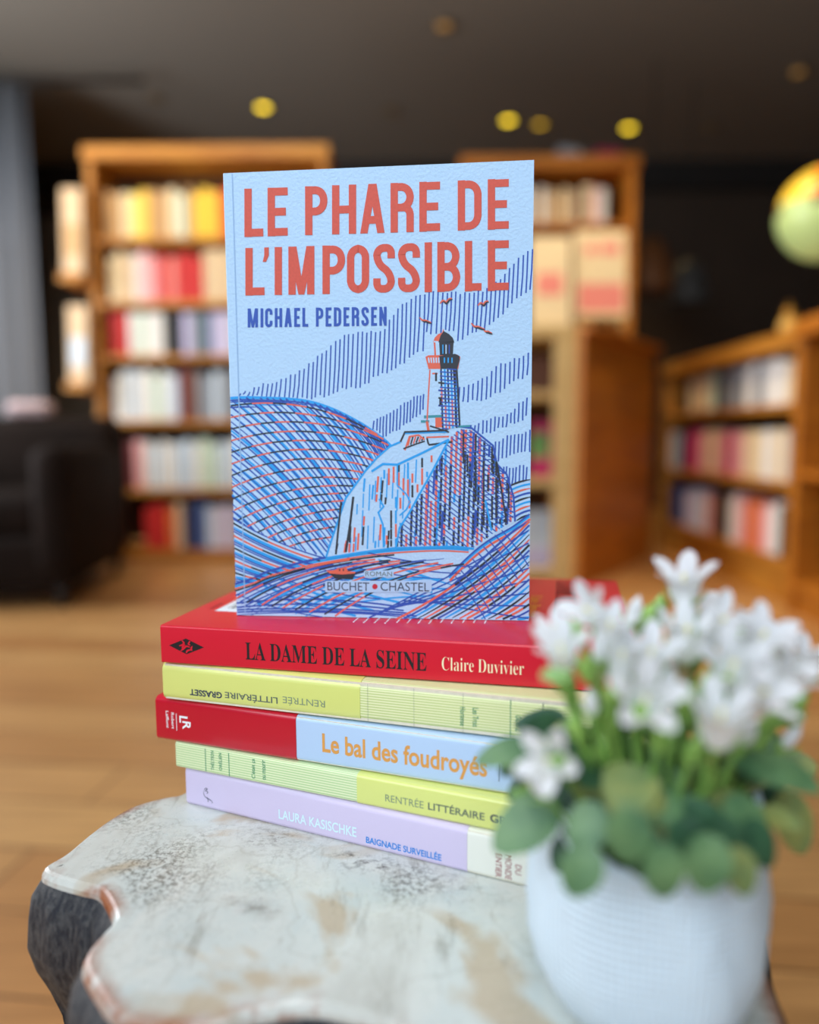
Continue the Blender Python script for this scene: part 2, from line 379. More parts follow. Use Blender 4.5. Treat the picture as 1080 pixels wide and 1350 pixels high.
r = display_book('display_book', (at(716, 740, LY + 0.1).x, LY + 0.1, 0.071), 0.0, 0.19, 0.24, 0.02, 'pale blue', 'pale blue and violet picture book on the bottom shelf of low unit', 'face-out books on the low unit', 0.1,
    (pal('lilac'), ((0.0, 1.0, 0.0, 0.35), )))

# ---- low bookcase along the right wall, facing left
RX = 1.36
yA, yB = 2.6, 3.95
hA = at(1050, 440, yA).z
def rz_(px, py):      # height where the line of sight meets the plane x = RX
    p = at(px, py, 1.0); k = RX / p.x; return CAMZ + (p.z - CAMZ) * k
sh = [rz_(1000, 728), rz_(1000, 632), rz_(1000, 535)]
bookcase('bookcase', 'low oak bookcase along the dark wall behind the flowers', (RX, yB, 0), -PI / 2, yB - yA + 0.03, 0.32, rz_(1000, 448), sh, oak, side_m=oak)
M2 = Matrix.Translation((RX + 0.03, yB, 0)) @ Matrix.Rotation(-PI / 2, 4, 'Z')
rc = ['black navy navy lavender lavender pale_blue pink brown black white pink orange pink white black'.split(),
      'white grey black magenta magenta pink beige pink magenta pink beige cream white cream white'.split(),
      'black black black cream tan cream pale_green black grey grey white grey white white cream'.split()]
for i, z in enumerate(sh):
    x = 0.05; k = 0; n = yB - yA - 0.05
    if i == 2: x = 0.25
    while x < n - 0.03 and k < 30:
        t = random.uniform(0.03, 0.05); c = rc[i][min(int(x / n * 15), 14)].replace('_', ' ')
        bg_book(M2, x, z, t, random.uniform(0.17, 0.205) * (.86 if i == 2 else 1), 0.16, c, f'{c} book, {ORD[k]} from the far end on the {("bottom", "middle", "top")[i]} shelf of the low bookcase', 'books in the low bookcase'); x += t + 0.001; k += 1
# next section, only its end panel shows
bookcase('bookcase', 'oak bookcase section whose end panel stands beside the low bookcase at the picture edge', (RX - 0.03, yA - 0.07, 0), -PI / 2, 0.5, 0.36, rz_(1000, 448) + 0.02, [0.12, 0.5], oak_d, side_m=oak_d)
# unlit pendant lamps in the dark room behind, and a lantern on the low bookcase
topz = rz_(1000, 448)
def pendant(px, py, Y, r, h, m, label):
    c = at(px, py, Y)
    t = empty('pendant_lamp', c, 0, label, 'pendant lamp', 'unlit pendant lamps in the dark back room')
    bm = bmesh.new(); lathe(bm, [(r, -h / 2), (r * .98, -h / 4), (r * .8, h * .2), (r * .4, h * .45), (r * .12, h / 2), (r * .1, h / 2 - .004), (r * .38, h * .43), (r * .77, h * .18), (r * .96, -h / 4), (r * .97, -h / 2)], 32); link('lamp_shade', bm, m, t, True)
    bm = bmesh.new(); ball(bm, (0, 0, -h * .1), r * .25); link('bulb', bm, mat('frosted_bulb', (200, 190, 170), .4), t, True)
    bm = bmesh.new(); tube(bm, [(0, 0, h / 2 - .01), (0, 0, ZC - c.z)], .004, 6); link('cord', bm, mat('black_cord', (20, 18, 18), 0.6), t)
pendant(858, 348, 4.6, .13, .32, mat('copper_shade', (128, 82, 44), .5), 'dim copper brown pendant lamp hanging in the dark behind the pink books')
pendant(908, 372, 4.9, .13, .28, mat('slate_shade', (78, 80, 80), .6), 'dim slate grey pendant lamp hanging beside the copper one')
p = at(970, 437, 3.05)
t = empty('glass_lantern', (RX + 0.15, 2.95, topz), 0, 'small brass lantern glimmering on the low bookcase', 'lantern')
bm = bmesh.new(); lathe(bm, [(0.001, 0), (0.03, 0), (0.03, 0.01), (0.026, 0.015), (0.001, 0.015)], 20); link('lantern_base', bm, mat('brass', (168, 126, 60), 0.35, metal=0.8), t, True); bm = bmesh.new(); lathe(bm, [(0.028, 0.1), (0.02, 0.125), (0.005, 0.13), (0.005, 0.15)], 20)
link('lantern_cap', bm, mat('brass', (168, 126, 60), 0.35, metal=0.8), t, True)
bm = bmesh.new(); ball(bm, (0, 0, 0.06), 0.038); link('glow_globe', bm, mat('lantern_glow', (190, 150, 80), 0.3, emit=(196, 142, 50), es=0.5), t, True)

# ---- multicoloured globe hanging by the right wall
gc = at(1089, 282, 2.75)
t = empty('pendant_globe', gc, 0, 'round multicoloured globe hanging above the low bookcase', 'hanging globe')
cols4 = [(238, 196, 60), (232, 116, 30), (176, 200, 130), (150, 98, 50), (214, 190, 90), (96, 60, 34)]
gm = [mat('globe_panel_%d' % i, c, 0.35, emit=c, es=0.3) for i, c in enumerate(cols4)]
bm = bmesh.new(); ball(bm, (0, 0, 0), 0.165, u=24, v=16)
for f in bm.faces:
    c = f.calc_center_median(); a = math.atan2(c.y, c.x); q = int((a + PI) / (2 * PI) * 8)
    f.material_index = ([0, 1, 1, 0, 0, 1, 1, 0][q % 8] if c.z > 0.04 else (5 if c.z > 0.0 and q % 2 else [2, 2, 3, 3, 2, 3, 2, 2][q % 8]))
link('glass_shell', bm, gm, t, True)
bm = bmesh.new(); tube(bm, [(0, 0, 0.15), (0, 0, 0.19)], [0.03, 0.012], 12); tube(bm, [(0, 0, 0.19), (0, 0, ZC - gc.z)], 0.003, 6); link('cord', bm, mat('black_cord', (20, 18, 18), 0.6), t)

# ---- grey curtain on the far left and dark post
cx0, cx1, CY = -3.3, at(46, 300, 4.6).x, 4.6
bm = bmesh.new(); N = 60; g = []
for k in range(N + 1):
    x = cx0 + (cx1 - cx0) * k / N; y = CY + 0.035 * math.sin(k * 0.9) + 0.01 * math.sin(k * 2.3)
    g.append([bm.verts.new((x, y, z)) for z in (0.03, 0.9, 1.8, ZC - 0.12)])
for k in range(N):
    for j in range(3): bm.faces.new((g[k][j], g[k + 1][j], g[k + 1][j + 1], g[k][j + 1]))
t = empty('curtain', (0, 0, 0), 0, 'pale grey full-length curtain hanging beyond the dark armchair', 'curtain')
o = link('curtain_cloth', bm, mat('grey_linen', (122, 126, 132), 0.9, bump=0.2, bscale=200), t, True)
sm = o.modifiers.new('thick', 'SOLIDIFY'); sm.thickness = 0.004
bm = bmesh.new(); tube(bm, [(cx0 - 0.05, CY, ZC - 0.1), (cx1 + 0.7, CY, ZC - 0.1)], 0.014, 12); link('curtain_rail', bm, mat('black_cord', (20, 18, 18)), t, True)

# ---- dark leather armchair
leather = mat('dark_leather', (30, 21, 17), 0.8, var=0.3, vscale=8, bump=0.2, bscale=120, spec=0.12)
ax = at(108, 640, 2.8).x
t = empty('armchair', (ax - 0.42, 2.95, 0), 0.1, 'dark brown leather armchair standing before the grey curtain', 'armchair')
def cush(name, b, bev): 
    bm = bmesh.new(); box(bm, *b, bev=bev, seg=4); link(name, bm, leather, t, True)
cush('seat_cushion', (-0.34, 0.30, -0.35, 0.26, 0.26, 0.42), 0.05)
cush('backrest', (-0.44, 0.42, 0.2, 0.42, 0.12, 0.72), 0.07)
cush('armrest', (0.28, 0.42, -0.4, 0.3, 0.12, 0.6), 0.06)
cush('armrest', (-0.46, -0.32, -0.4, 0.3, 0.12, 0.6), 0.06)
cush('seat_base', (-0.42, 0.4, -0.38, 0.38, 0.08, 0.27), 0.03)
for sx, sy in ((-0.38, -0.34), (0.36, -0.34), (-0.38, 0.34), (0.36, 0.34)):
    bm = bmesh.new(); tube(bm, [(sx, sy, 0), (sx, sy, 0.1)], [0.016, 0.024], 10); link('leg', bm, mat('black_cord', (20, 18, 18)), t, True)
pc = at(40, 542, 3.25)
t = empty('cushion', (pc.x, 3.26, 0.722), 0.2, 'small pale pink cushion lying on top of the dark armchair back', 'cushion')
bm = bmesh.new(); box(bm, -0.09, 0.09, -0.06, 0.06, 0.0, 0.065, bev=0.028, seg=4); link('cushion_cover', bm, mat('pink_cloth', (206, 180, 182), 0.9, bump=0.3), t, True)
bm = bmesh.new(); tube(bm, [(-0.086, -0.062, 0.033), (0, -0.064, 0.033), (0.086, -0.062, 0.033)], 0.003, 6); link('piping', bm, mat('grey_linen', (122, 126, 132)), t, True)

# ================================================================== STONE TABLE
TZ = 0.45
half = [(-0.112, 0.3453), (-0.1215, 0.3401), (-0.1318, 0.3329), (-0.1382, 0.3218), (-0.1426, 0.3076), (-0.1459, 0.2928), (-0.1501, 0.283), (-0.1435, 0.2777), (-0.1307, 0.2725),
        (-0.1214, 0.269), (-0.1132, 0.2596), (-0.1082, 0.2508), (-0.109, 0.2438), (-0.1104, 0.2353), (-0.1095, 0.229), (-0.1064, 0.2241), (-0.0975, 0.2141), (-0.092, 0.2088),
        (-0.0821, 0.2037), (-0.0715, 0.2014), (-0.0583, 0.2033), (-0.0501, 0.2076), (-0.0318, 0.2108), (-0.0173, 0.2073), (-0.0055, 0.2014), (0.006, 0.188), (0.03, 0.166), (0.056, 0.156),
        (0.085, 0.160), (0.104, 0.177), (0.1112, 0.2049), (0.118, 0.235), (0.132, 0.27), (0.147, 0.32), (0.15, 0.37), (0.138, 0.42), (0.1, 0.465), (0.04, 0.487), (-0.03, 0.478), (-0.075, 0.445), (-0.097, 0.40), (-0.105, 0.368)]
def catmull(P, n, closed=True):
    out = []; m = len(P)
    for i in range(m if closed else m - 1):
        g = lambda j: P[j % m] if closed else P[max(0, min(m - 1, j))]
        a, b, c, d = g(i - 1), g(i), g(i + 1), g(i + 2)
        for k in range(n):
            t = k / n
            out.append(tuple(0.5 * (2 * b[q] + (c[q] - a[q]) * t + (2 * a[q] - 5 * b[q] + 4 * c[q] - d[q]) * t * t + (3 * b[q] - a[q] - 3 * c[q] + d[q]) * t ** 3) for q in range(len(b))))
    if not closed: out.append(tuple(P[-1]))
    return out
OUT = catmull(half, 7)
def offset_poly(P, d):
    n = len(P); out = []
    for i in range(n):
        a, b = Vector(P[i - 4]), Vector(P[(i + 4) % n]); t = (b - a).normalized(); nn = Vector((t.y, -t.x))    # outline runs counter-clockwise from above -> outward
        out.append(Vector(P[i]) + nn * d)
    return out
area2 = sum(OUT[i][0] * OUT[(i + 1) % len(OUT)][1] - OUT[(i + 1) % len(OUT)][0] * OUT[i][1] for i in range(len(OUT)))
SGN = 1 if area2 > 0 else -1
def stone_top_mat():
    m = bpy.data.materials.new('petrified_wood_top'); m.use_nodes = True
    n, l = m.node_tree.nodes, m.node_tree.links; b = n['Principled BSDF']
    tc = n.new('ShaderNodeTexCoord')
    def noise(scale, detail=6, rough=0.6, sc=None, dist=0.0, rot=0.0):
        t = n.new('ShaderNodeTexNoise'); t.inputs['Scale'].default_value = scale; t.inputs['Detail'].default_value = detail; t.inputs['Roughness'].default_value = rough; t.inputs['Distortion'].default_value = dist
        mp = n.new('ShaderNodeMapping'); l.new(tc.outputs['Object'], mp.inputs['Vector'])
        if sc: mp.inputs['Scale'].default_value = sc
        mp.inputs['Rotation'].default_value = (0, 0, rot)
        l.new(mp.outputs[0], t.inputs['Vector']); return t.outputs['Fac']
    def ramp(f, e):
        r = n.new('ShaderNodeValToRGB'); r.color_ramp.elements[0].position = e[0][0]; r.color_ramp.elements[0].color = (*e[0][1], 1); r.color_ramp.elements[1].position = e[-1][0]; r.color_ramp.elements[1].color = (*e[-1][1], 1)
        for q in e[1:-1]:
            x = r.color_ramp.elements.new(q[0]); x.color = (*q[1], 1)
        l.new(f, r.inputs[0]); return r.outputs[0]
    def mix(fac, a, c, mode='MIX'):
        x = n.new('ShaderNodeMixRGB'); x.blend_type = mode
        if isinstance(fac, float): x.inputs[0].default_value = fac
        else: l.new(fac, x.inputs[0])
        for s, v in ((1, a), (2, c)):
            if isinstance(v, tuple): x.inputs[s].default_value = (*v, 1)
            else: l.new(v, x.inputs[s])
        return x.outputs[0]
    W = (1, 1, 1); K = (0, 0, 0)
    base = ramp(noise(11, 8, 0.62, dist=1.2), [(0.3, s2l((176, 174, 164))), (0.48, s2l((204, 205, 198))), (0.7, s2l((184, 194, 192)))])
    tan = ramp(noise(16, 4, 0.5, dist=0.8), [(0.56, K), (0.64, W)])
    c = mix(tan, base, s2l((184, 170, 148)))
    fine = ramp(noise(420, 4, 0.75, sc=(1, 1.0, 1)), [(0.42, s2l((120, 114, 104))), (0.54, W)])
    zone = ramp(noise(14, 3, 0.5, dist=0.4), [(0.54, K), (0.66, (0.7, 0.7, 0.7))])
    c = mix(zone, c, mix(1.0, c, fine, 'MULTIPLY'))
    def patch(cx, cy, rx, ry, fac, col, sp=190, lo=.4, hi=.52):
        # a coarse crystalline patch of the stone with a ragged outline
        mp = n.new('ShaderNodeMapping'); mp.vector_type = 'TEXTURE'; mp.inputs['Location'].default_value = (cx, cy, TZ); mp.inputs['Scale'].default_value = (rx, ry, 1); mp.inputs['Rotation'].default_value = (0, 0, -.42); l.new(tc.outputs['Object'], mp.inputs['Vector'])
        ln = n.new('ShaderNodeVectorMath'); ln.operation = 'LENGTH'; l.new(mp.outputs[0], ln.inputs[0])
        ad = n.new('ShaderNodeMath'); ad.operation = 'MULTIPLY_ADD'; ad.inputs[1].default_value = 1.1; l.new(noise(70, 5, .7), ad.inputs[0]); l.new(ln.outputs['Value'], ad.inputs[2])
        m_ = ramp(ad.outputs[0], [(.55, (fac,) * 3), (.98, K)])
        g = ramp(noise(sp, 5, .8, sc=(1, 1.6, 1)), [(lo, s2l(col)), (hi, W)])
        return m_, g
    for q in ((-.018, -.026, .062, .022, .95, (104, 96, 88)), (.02, -.045, .05, .016, .6, (140, 136, 128)), (-.062, -.004, .055, .03, .7, (150, 144, 134), 240), (-.058, -.054, .045, .016, .75, (126, 112, 100), 120, .36, .62)):
        pm, pg = patch(*q); c = mix(pm, c, mix(1.0, c, pg, 'MULTIPLY'))
    streak = ramp(noise(30, 7, 0.75, sc=(4, 0.8, 1), rot=0.9), [(0.33, s2l((150, 138, 122))), (0.45, W)])
    c = mix(0.45, c, mix(1.0, c, streak, 'MULTIPLY'))
    vor = n.new('ShaderNodeTexVoronoi'); vor.feature = 'DISTANCE_TO_EDGE'; vor.inputs['Scale'].default_value = 13
    mpv = n.new('ShaderNodeMapping'); l.new(tc.outputs['Object'], mpv.inputs['Vector'])
    wn = n.new('ShaderNodeTexNoise'); wn.inputs['Scale'].default_value = 20; wn.inputs['Detail'].default_value = 5
    l.new(tc.outputs['Object'], wn.inputs['Vector'])
    av = n.new('ShaderNodeMixRGB'); av.blend_type = 'ADD'; av.inputs[0].default_value = 0.06; l.new(mpv.outputs[0], av.inputs[1]); l.new(wn.outputs['Color'], av.inputs[2]); l.new(av.outputs[0], vor.inputs['Vector'])
    crack = ramp(vor.outputs['Distance'], [(0.0, s2l((178, 168, 152))), (0.01, W)])
    c = mix(0.25, c, mix(1.0, c, crack, 'MULTIPLY'))
    # rusty weathering that follows the rim
    at_ = n.new('ShaderNodeAttribute'); at_.attribute_name = 'rim'
    rn = ramp(noise(45, 4, 0.6), [(0.42, K), (0.58, W)])
    rimf = mix(1.0, at_.outputs['Color'], rn, 'MULTIPLY')
    c = mix(rimf, c, s2l((150, 86, 50)))
    l.new(c, b.inputs['Base Color'])
    b.inputs['Roughness'].default_value = 0.3
    rr = ramp(noise(160, 4, 0.7), [(0.3, (0.18,) * 3), (0.7, (0.5,) * 3)]); l.new(rr, b.inputs['Roughness'])
    bp = n.new('ShaderNodeBump'); bp.inputs['Strength'].default_value = 0.25; bp.inputs['Distance'].default_value = 0.0006
    hh = mix(0.5, noise(300, 4, 0.7), zone, 'MULTIPLY'); l.new(hh, bp.inputs['Height']); l.new(bp.outputs[0], b.inputs['Normal'])
    return m
def bark_mat():
    m = bpy.data.materials.new('dark_fossil_bark'); m.use_nodes = True
    n, l = m.node_tree.nodes, m.node_tree.links; b = n['Principled BSDF']
    tc = n.new('ShaderNodeTexCoord'); mp = n.new('ShaderNodeMapping'); mp.inputs['Scale'].default_value = (1, 1, 0.35); l.new(tc.outputs['Object'], mp.inputs['Vector'])
    t = n.new('ShaderNodeTexNoise'); t.inputs['Scale'].default_value = 420; t.inputs['Detail'].default_value = 6; t.inputs['Roughness'].default_value = 0.75; l.new(mp.outputs[0], t.inputs['Vector'])
    r = n.new('ShaderNodeValToRGB'); r.color_ramp.elements[0].position = 0.42; r.color_ramp.elements[0].color = (*s2l((20, 25, 36)), 1); r.color_ramp.elements[1].position = 0.8; r.color_ramp.elements[1].color = (*s2l((98, 96, 94)), 1)
    l.new(t.outputs['Fac'], r.inputs[0]); l.new(r.outputs[0], b.inputs['Base Color']); b.inputs['Roughness'].default_value = 0.6
    bp = n.new('ShaderNodeBump'); bp.inputs['Strength'].default_value = 0.7; bp.inputs['Distance'].default_value = 0.0015; l.new(t.outputs['Fac'], bp.inputs['Height']); l.new(bp.outputs[0], b.inputs['Normal'])
    return m
stone = empty('stone_table', (0, 0.31, 0), 0, 'petrified wood stump table with polished grey top and dark bark sides', 'table')
oc = Vector((0, 0.31))
def ring(bm, d, z, amp=0.0):
    P = offset_poly(OUT, d * SGN)
    return [bm.verts.new((p.x - oc.x, p.y - oc.y + amp * 0.5 * math.sin(i * 0.71), z)) for i, p in enumerate(P)]
bm = bmesh.new(); lay = bm.verts.layers.float_color.new('rim')
tops = []
for d, z, rim in ((0.002, -0.0045, 1.0), (0.0018, -0.0025, 1.0), (0.0006, -0.0006, 0.9), (-0.0006, 0.0, 0.75), (-0.003, 0.0, 0.35), (-0.0055, 0.0, 0.0)):
    rg = ring(bm, d, TZ + z); tops.append(rg)
    for v in rg: v[lay] = (rim, rim, rim, 1)
n_ = len(OUT)
for i in range(len(tops) - 1):
    for k in range(n_): bm.faces.new((tops[i][k], tops[i][(k + 1) % n_], tops[i + 1][(k + 1) % n_], tops[i + 1][k]))
f = bm.faces.new(tops[-1]); bmesh.ops.triangulate(bm, faces=[f])
link('polished_top', bm, stone_top_mat(), stone, False, 'polished pale grey stone top')
bm = bmesh.new(); rs = []
for d, z in ((0.0015, -0.004), (0.003, -0.006), (0.006, -0.011), (0.0075, -0.02), (0.0085, -0.032), (0.006, -0.042), (0.001, -0.054), (-0.003, -0.066), (-0.006, -0.09), (-0.004, -0.14), (-0.006, -0.22), (-0.003, -0.33), (0.003, -0.42), (0.003, -0.449)):
    rs.append(ring(bm, d, TZ + z, 0.0016 if z < -0.008 else 0))
for i in range(len(rs) - 1):
    for k in range(n_): bm.faces.new((rs[i][k], rs[i][(k + 1) % n_], rs[i + 1][(k + 1) % n_], rs[i + 1][k]))
bm.faces.new(rs[-1])
link('bark_side', bm, bark_mat(), stone, True, 'rough blue-black bark side')

# ================================================================== PRINT: strokes and lettering on a flat face
class Print:
    """flat ink on a face of a book; frame maps (u, v, lift) to the parent's local space"""
    def __init__(s, frame): s.f = frame; s.bm = bmesh.new(); s.mats = []; s.n = 0
    def mi(s, m):
        if m not in s.mats: s.mats.append(m)
        return s.mats.index(m)
    def poly(s, P, m, lift=0.0001):
        if len(P) < 3: return
        s.n += 1; lift += (s.n % 5) * 3.5e-6
        vs_ = [s.bm.verts.new(s.f(u, v, lift)) for u, v in P]
        fc = s.bm.faces.new(vs_); fc.material_index = s.mi(m)
    def ribbon(s, P, w, m, lift=0.0001, closed=False, taper=False):
        P = [Vector(p) for p in P]; n = len(P)
        if n < 2: return
        s.n += 1; lift += (s.n % 5) * 3.5e-6
        L, Rr = [], []
        for i in range(n):
            if closed: a, b = P[i - 1], P[(i + 1) % n]
            else: a, b = P[max(i - 1, 0)], P[min(i + 1, n - 1)]
            d1 = (P[i] - a); d2 = (b - P[i])
            d1 = d1.normalized() if d1.length > 1e-9 else d2.normalized(); d2 = d2.normalized() if d2.length > 1e-9 else d1
            t = d1 + d2
            if t.length < 1e-6: t = d1
            t.normalize(); nn = Vector((-t.y, t.x)); c = max(0.35, t.dot(d1)); h = w / 2 / c
            if taper: h *= 0.35 + 0.65 * math.sin(PI * min(1, max(0, (i + 0.3) / (n - 0.4))))
            L.append(P[i] + nn * h); Rr.append(P[i] - nn * h)
        vl = [s.bm.verts.new(s.f(p.x, p.y, lift)) for p in L]; vr = [s.bm.verts.new(s.f(p.x, p.y, lift)) for p in Rr]
        k = s.mi(m)
        for i in range(n if closed else n - 1):
            j = (i + 1) % n
            fc = s.bm.faces.new((vl[i], vl[j], vr[j], vr[i])); fc.material_index = k
    def text(s, body, u0, u1, v0, v1, m, rot=0, lift=0.0001, weight=0.0):
        """body fitted to the rectangle; rot 0, 90 (reads upwards), -90 (reads downwards), 180; weight thickens the letters"""
        c = bpy.data.curves.new('t', 'FONT'); c.body = body; c.resolution_u = 4; c.offset = weight
        o = bpy.data.objects.new('t', c); COL.objects.link(o)
        bpy.context.view_layer.update()
        me = bpy.data.meshes.new_from_object(o.evaluated_get(bpy.context.evaluated_depsgraph_get()))
        bpy.data.objects.remove(o)
        xs = [v.co.x for v in me.vertices]; ys = [v.co.y for v in me.vertices]
        ax_, bx_, ay, by = min(xs), max(xs), min(ys), max(ys)
        vv = []
        for v in me.vertices:
            a = (v.co.x - ax_) / (bx_ - ax_); b = (v.co.y - ay) / (by - ay)
            if rot == 90: a, b = 1 - b, a
            elif rot == -90: a, b = b, 1 - a
            elif rot == 180: a, b = 1 - a, 1 - b
            vv.append(s.bm.verts.new(s.f(u0 + a * (u1 - u0), v0 + b * (v1 - v0), lift)))
        k = s.mi(m)
        for p in me.polygons:
            try: fc = s.bm.faces.new([vv[i] for i in p.vertices]); fc.material_index = k
            except ValueError: pass
        bpy.data.meshes.remove(me)
    def done(s, name, parent, label=None):
        me = bpy.data.meshes.new(name); s.bm.to_mesh(me); s.bm.free()
        for m in s.mats: me.materials.append(m)
        o = bpy.data.objects.new(name, me); COL.objects.link(o); o.parent = parent
        if label: o['label'] = label
        return o

def fillet(P, r, closed=False, seg=6):
    P = [Vector(p) for p in P]; n = len(P); out = []
    for i in range(n):
        if not closed and i in (0, n - 1): out.append(P[i]); continue
        a, b, c = P[i - 1], P[i], P[(i + 1) % n]
        rr = min(r, (a - b).length * 0.499, (c - b).length * 0.499)
        p, q = b + (a - b).normalized() * rr, b + (c - b).normalized() * rr
        for k in range(seg + 1):
            t = k / seg; out.append(p * (1 - t) ** 2 + b * (2 * t * (1 - t) * 0.75 + 0) + q * t ** 2 + (p + q) * 0.5 * (2 * t * (1 - t) * 0.25))
    return out

def condensed(pr, ch, x0, x1, y0, y1, t, m, lift=0.00012, M=lambda p: p):
    """tall condensed capital drawn in the box; M maps box coordinates onto the face"""
    h = t / 2; xl, xr = x0 + h, x1 - h; yt, yb = y1 - h, y0 + h; ym = (y0 + y1) / 2; H = y1 - y0; r = min(x1 - x0, H) * 0.36
    def rib(P, closed=False, w=t): pr.ribbon([M(p) for p in P], w * S, m, lift, closed)
    def quad(*P): pr.poly([M(p) for p in P], m, lift)
    p0, p1 = Vector(M((x0, y0))), Vector(M((x1, y0))); S = (p1 - p0).length / max(1e-9, abs(x1 - x0))
    V = lambda x: rib([(x, y0), (x, y1)])
    Hb = lambda y, a=x0, b=x1: rib([(a, y), (b, y)])
    if ch == 'I': V((x0 + x1) / 2)
    elif ch == 'L': V(xl); Hb(yb)
    elif ch == 'E': V(xl); Hb(yb); Hb(yt); Hb(ym, x0, x1 - t * 0.25)
    elif ch == 'H': V(xl); V(xr); Hb(ym)
    elif ch == 'P': V(xl); rib(fillet([(x0, yt), (xr, yt), (xr, ym - H * .02), (x0, ym - H * .02)], r))
    elif ch == 'R':
        V(xl); rib(fillet([(x0, yt), (xr, yt), (xr, ym), (x0, ym)], r)); rib(fillet([(x0 + t, ym), (xr, ym), (xr, y0)], r))
    elif ch == 'D': V(xl); rib(fillet([(x0, yt), (xr, yt), (xr, yb), (x0, yb)], r))
    elif ch == 'B': V(xl); rib(fillet([(x0, yt), (xr - t * .1, yt), (xr - t * .1, ym), (x0, ym)], r)); rib(fillet([(x0, ym), (xr, ym), (xr, yb), (x0, yb)], r))
    elif ch == 'O': rib(fillet([(xl, yb), (xr, yb), (xr, yt), (xl, yt)], r, True), True)
    elif ch == 'C': rib(fillet([(xr, y1 - H * .34), (xr, yt), (xl, yt), (xl, yb), (xr, yb), (xr, y0 + H * .34)], r))
    elif ch == 'S': rib(fillet([(xr, y1 - H * .3), (xr, yt), (xl, yt), (xl, ym + H * .12), (xr, ym - H * .12), (xr, yb), (xl, yb), (xl, y0 + H * .3)], r))
    elif ch == 'N': V(xl); V(xr); quad((x0, y1), (x0 + t * .95, y1), (x1, y0), (x1 - t * .95, y0))
    elif ch == 'M':
        V(xl); V(xr); xm = (x0 + x1) / 2; quad((x0, y1), (x0 + t * 1.1, y1), (xm + t * .4, y0), (xm - t * .4, y0)); quad((x1 - t * 1.1, y1), (x1, y1), (xm + t * .4, y0), (xm - t * .4, y0))
    elif ch == 'A':
        xm = (x0 + x1) / 2; a = t * .55; quad((x0, y0), (x0 + t, y0), (xm + a, y1), (xm - a, y1)); quad((x1 - t, y0), (x1, y0), (xm + a, y1), (xm - a, y1)); Hb(y0 + H * .27, x0 + t * .6, x1 - t * .6)
    elif ch == "'": w = x1 - x0; quad((x0 + w * .25, y1), (x1, y1), (x1, y1 - H * .17), (x0 + w * .55, y1 - H * .3), (x0, y1 - H * .3), (x0 + w * .25, y1 - H * .17))

# ================================================================== BOOKS OF THE STACK
pages = MATS['page_paper']
def wrap(bm, L0, L1, W, T, r, c, mp, o=0.0):
    """U-shaped cover between s = L0..L1: profile in (w, t) grown by o, wall thickness c; mp maps (s, w, t)"""
    seg = 6
    def prof(e, q):
        P = [(W, T + e)]
        for k in range(seg + 1):
            a = PI / 2 + k / seg * PI / 2; P.append((q - e + q * math.cos(a), T + e - q + q * math.sin(a)))
        for k in range(seg + 1):
            a = PI + k / seg * PI / 2; P.append((q - e + q * math.cos(a), -e + q + q * math.sin(a)))
        P.append((W, -e)); return P
    outer = prof(o, r); inner = prof(o - c, max(0.0002, r - c))
    ra = [[bm.verts.new(mp(s, w, t)) for w, t in outer] for s in (L0, L1)]
    rb = [[bm.verts.new(mp(s, w, t)) for w, t in inner] for s in (L0, L1)]
    n = len(outer)
    for i in range(n - 1):
        bm.faces.new((ra[0][i], ra[1][i], ra[1][i + 1], ra[0][i + 1])); bm.faces.new((rb[0][i], rb[0][i + 1], rb[1][i + 1], rb[1][i]))
        for e in (0, 1): bm.faces.new((ra[e][i], ra[e][i + 1], rb[e][i + 1], rb[e][i]))
    for i in (0, n - 1): bm.faces.new((ra[0][i], rb[0][i], rb[1][i], ra[1][i]))
def smooth_flat(o, ang=0.6):
    for p in o.data.polygons: p.use_smooth = True
    try: o.data.set_sharp_from_angle(angle=ang)
    except Exception: pass
lying = lambda s, w, t: (s, w, t)
def paperback(name, loc, yaw, label, L, W, T, r, cover_m, mp=lying, cov_range=None, cw=0.0005):
    b = empty(name, loc, yaw, label, 'book', 'books of the foreground stack' if mp is lying else None)
    bm = bmesh.new(); wrap(bm, *(cov_range or (0, L)), W, T, r, cw, mp); cv = link('cover', bm, cover_m, b); smooth_flat(cv)
    bm = bmesh.new(); g = 0.0008
    q = [mp(s, w, t) for s in (0.0006, L - 0.0006) for w in (cw, W - 0.001) for t in (cw, T - cw)]
    box(bm, min(p[0] for p in q), max(p[0] for p in q), min(p[1] for p in q), max(p[1] for p in q), min(p[2] for p in q), max(p[2] for p in q))
    link('page_block', bm, pages, b)
    return b, cv
def band(b, name, L0, L1, W, T, r, m, label=None, o=0.0003):
    bm = bmesh.new(); wrap(bm, L0, L1, W, T, r + o, 0.00025, lying, o); x = link(name, bm, m, b, label=label); smooth_flat(x); return x

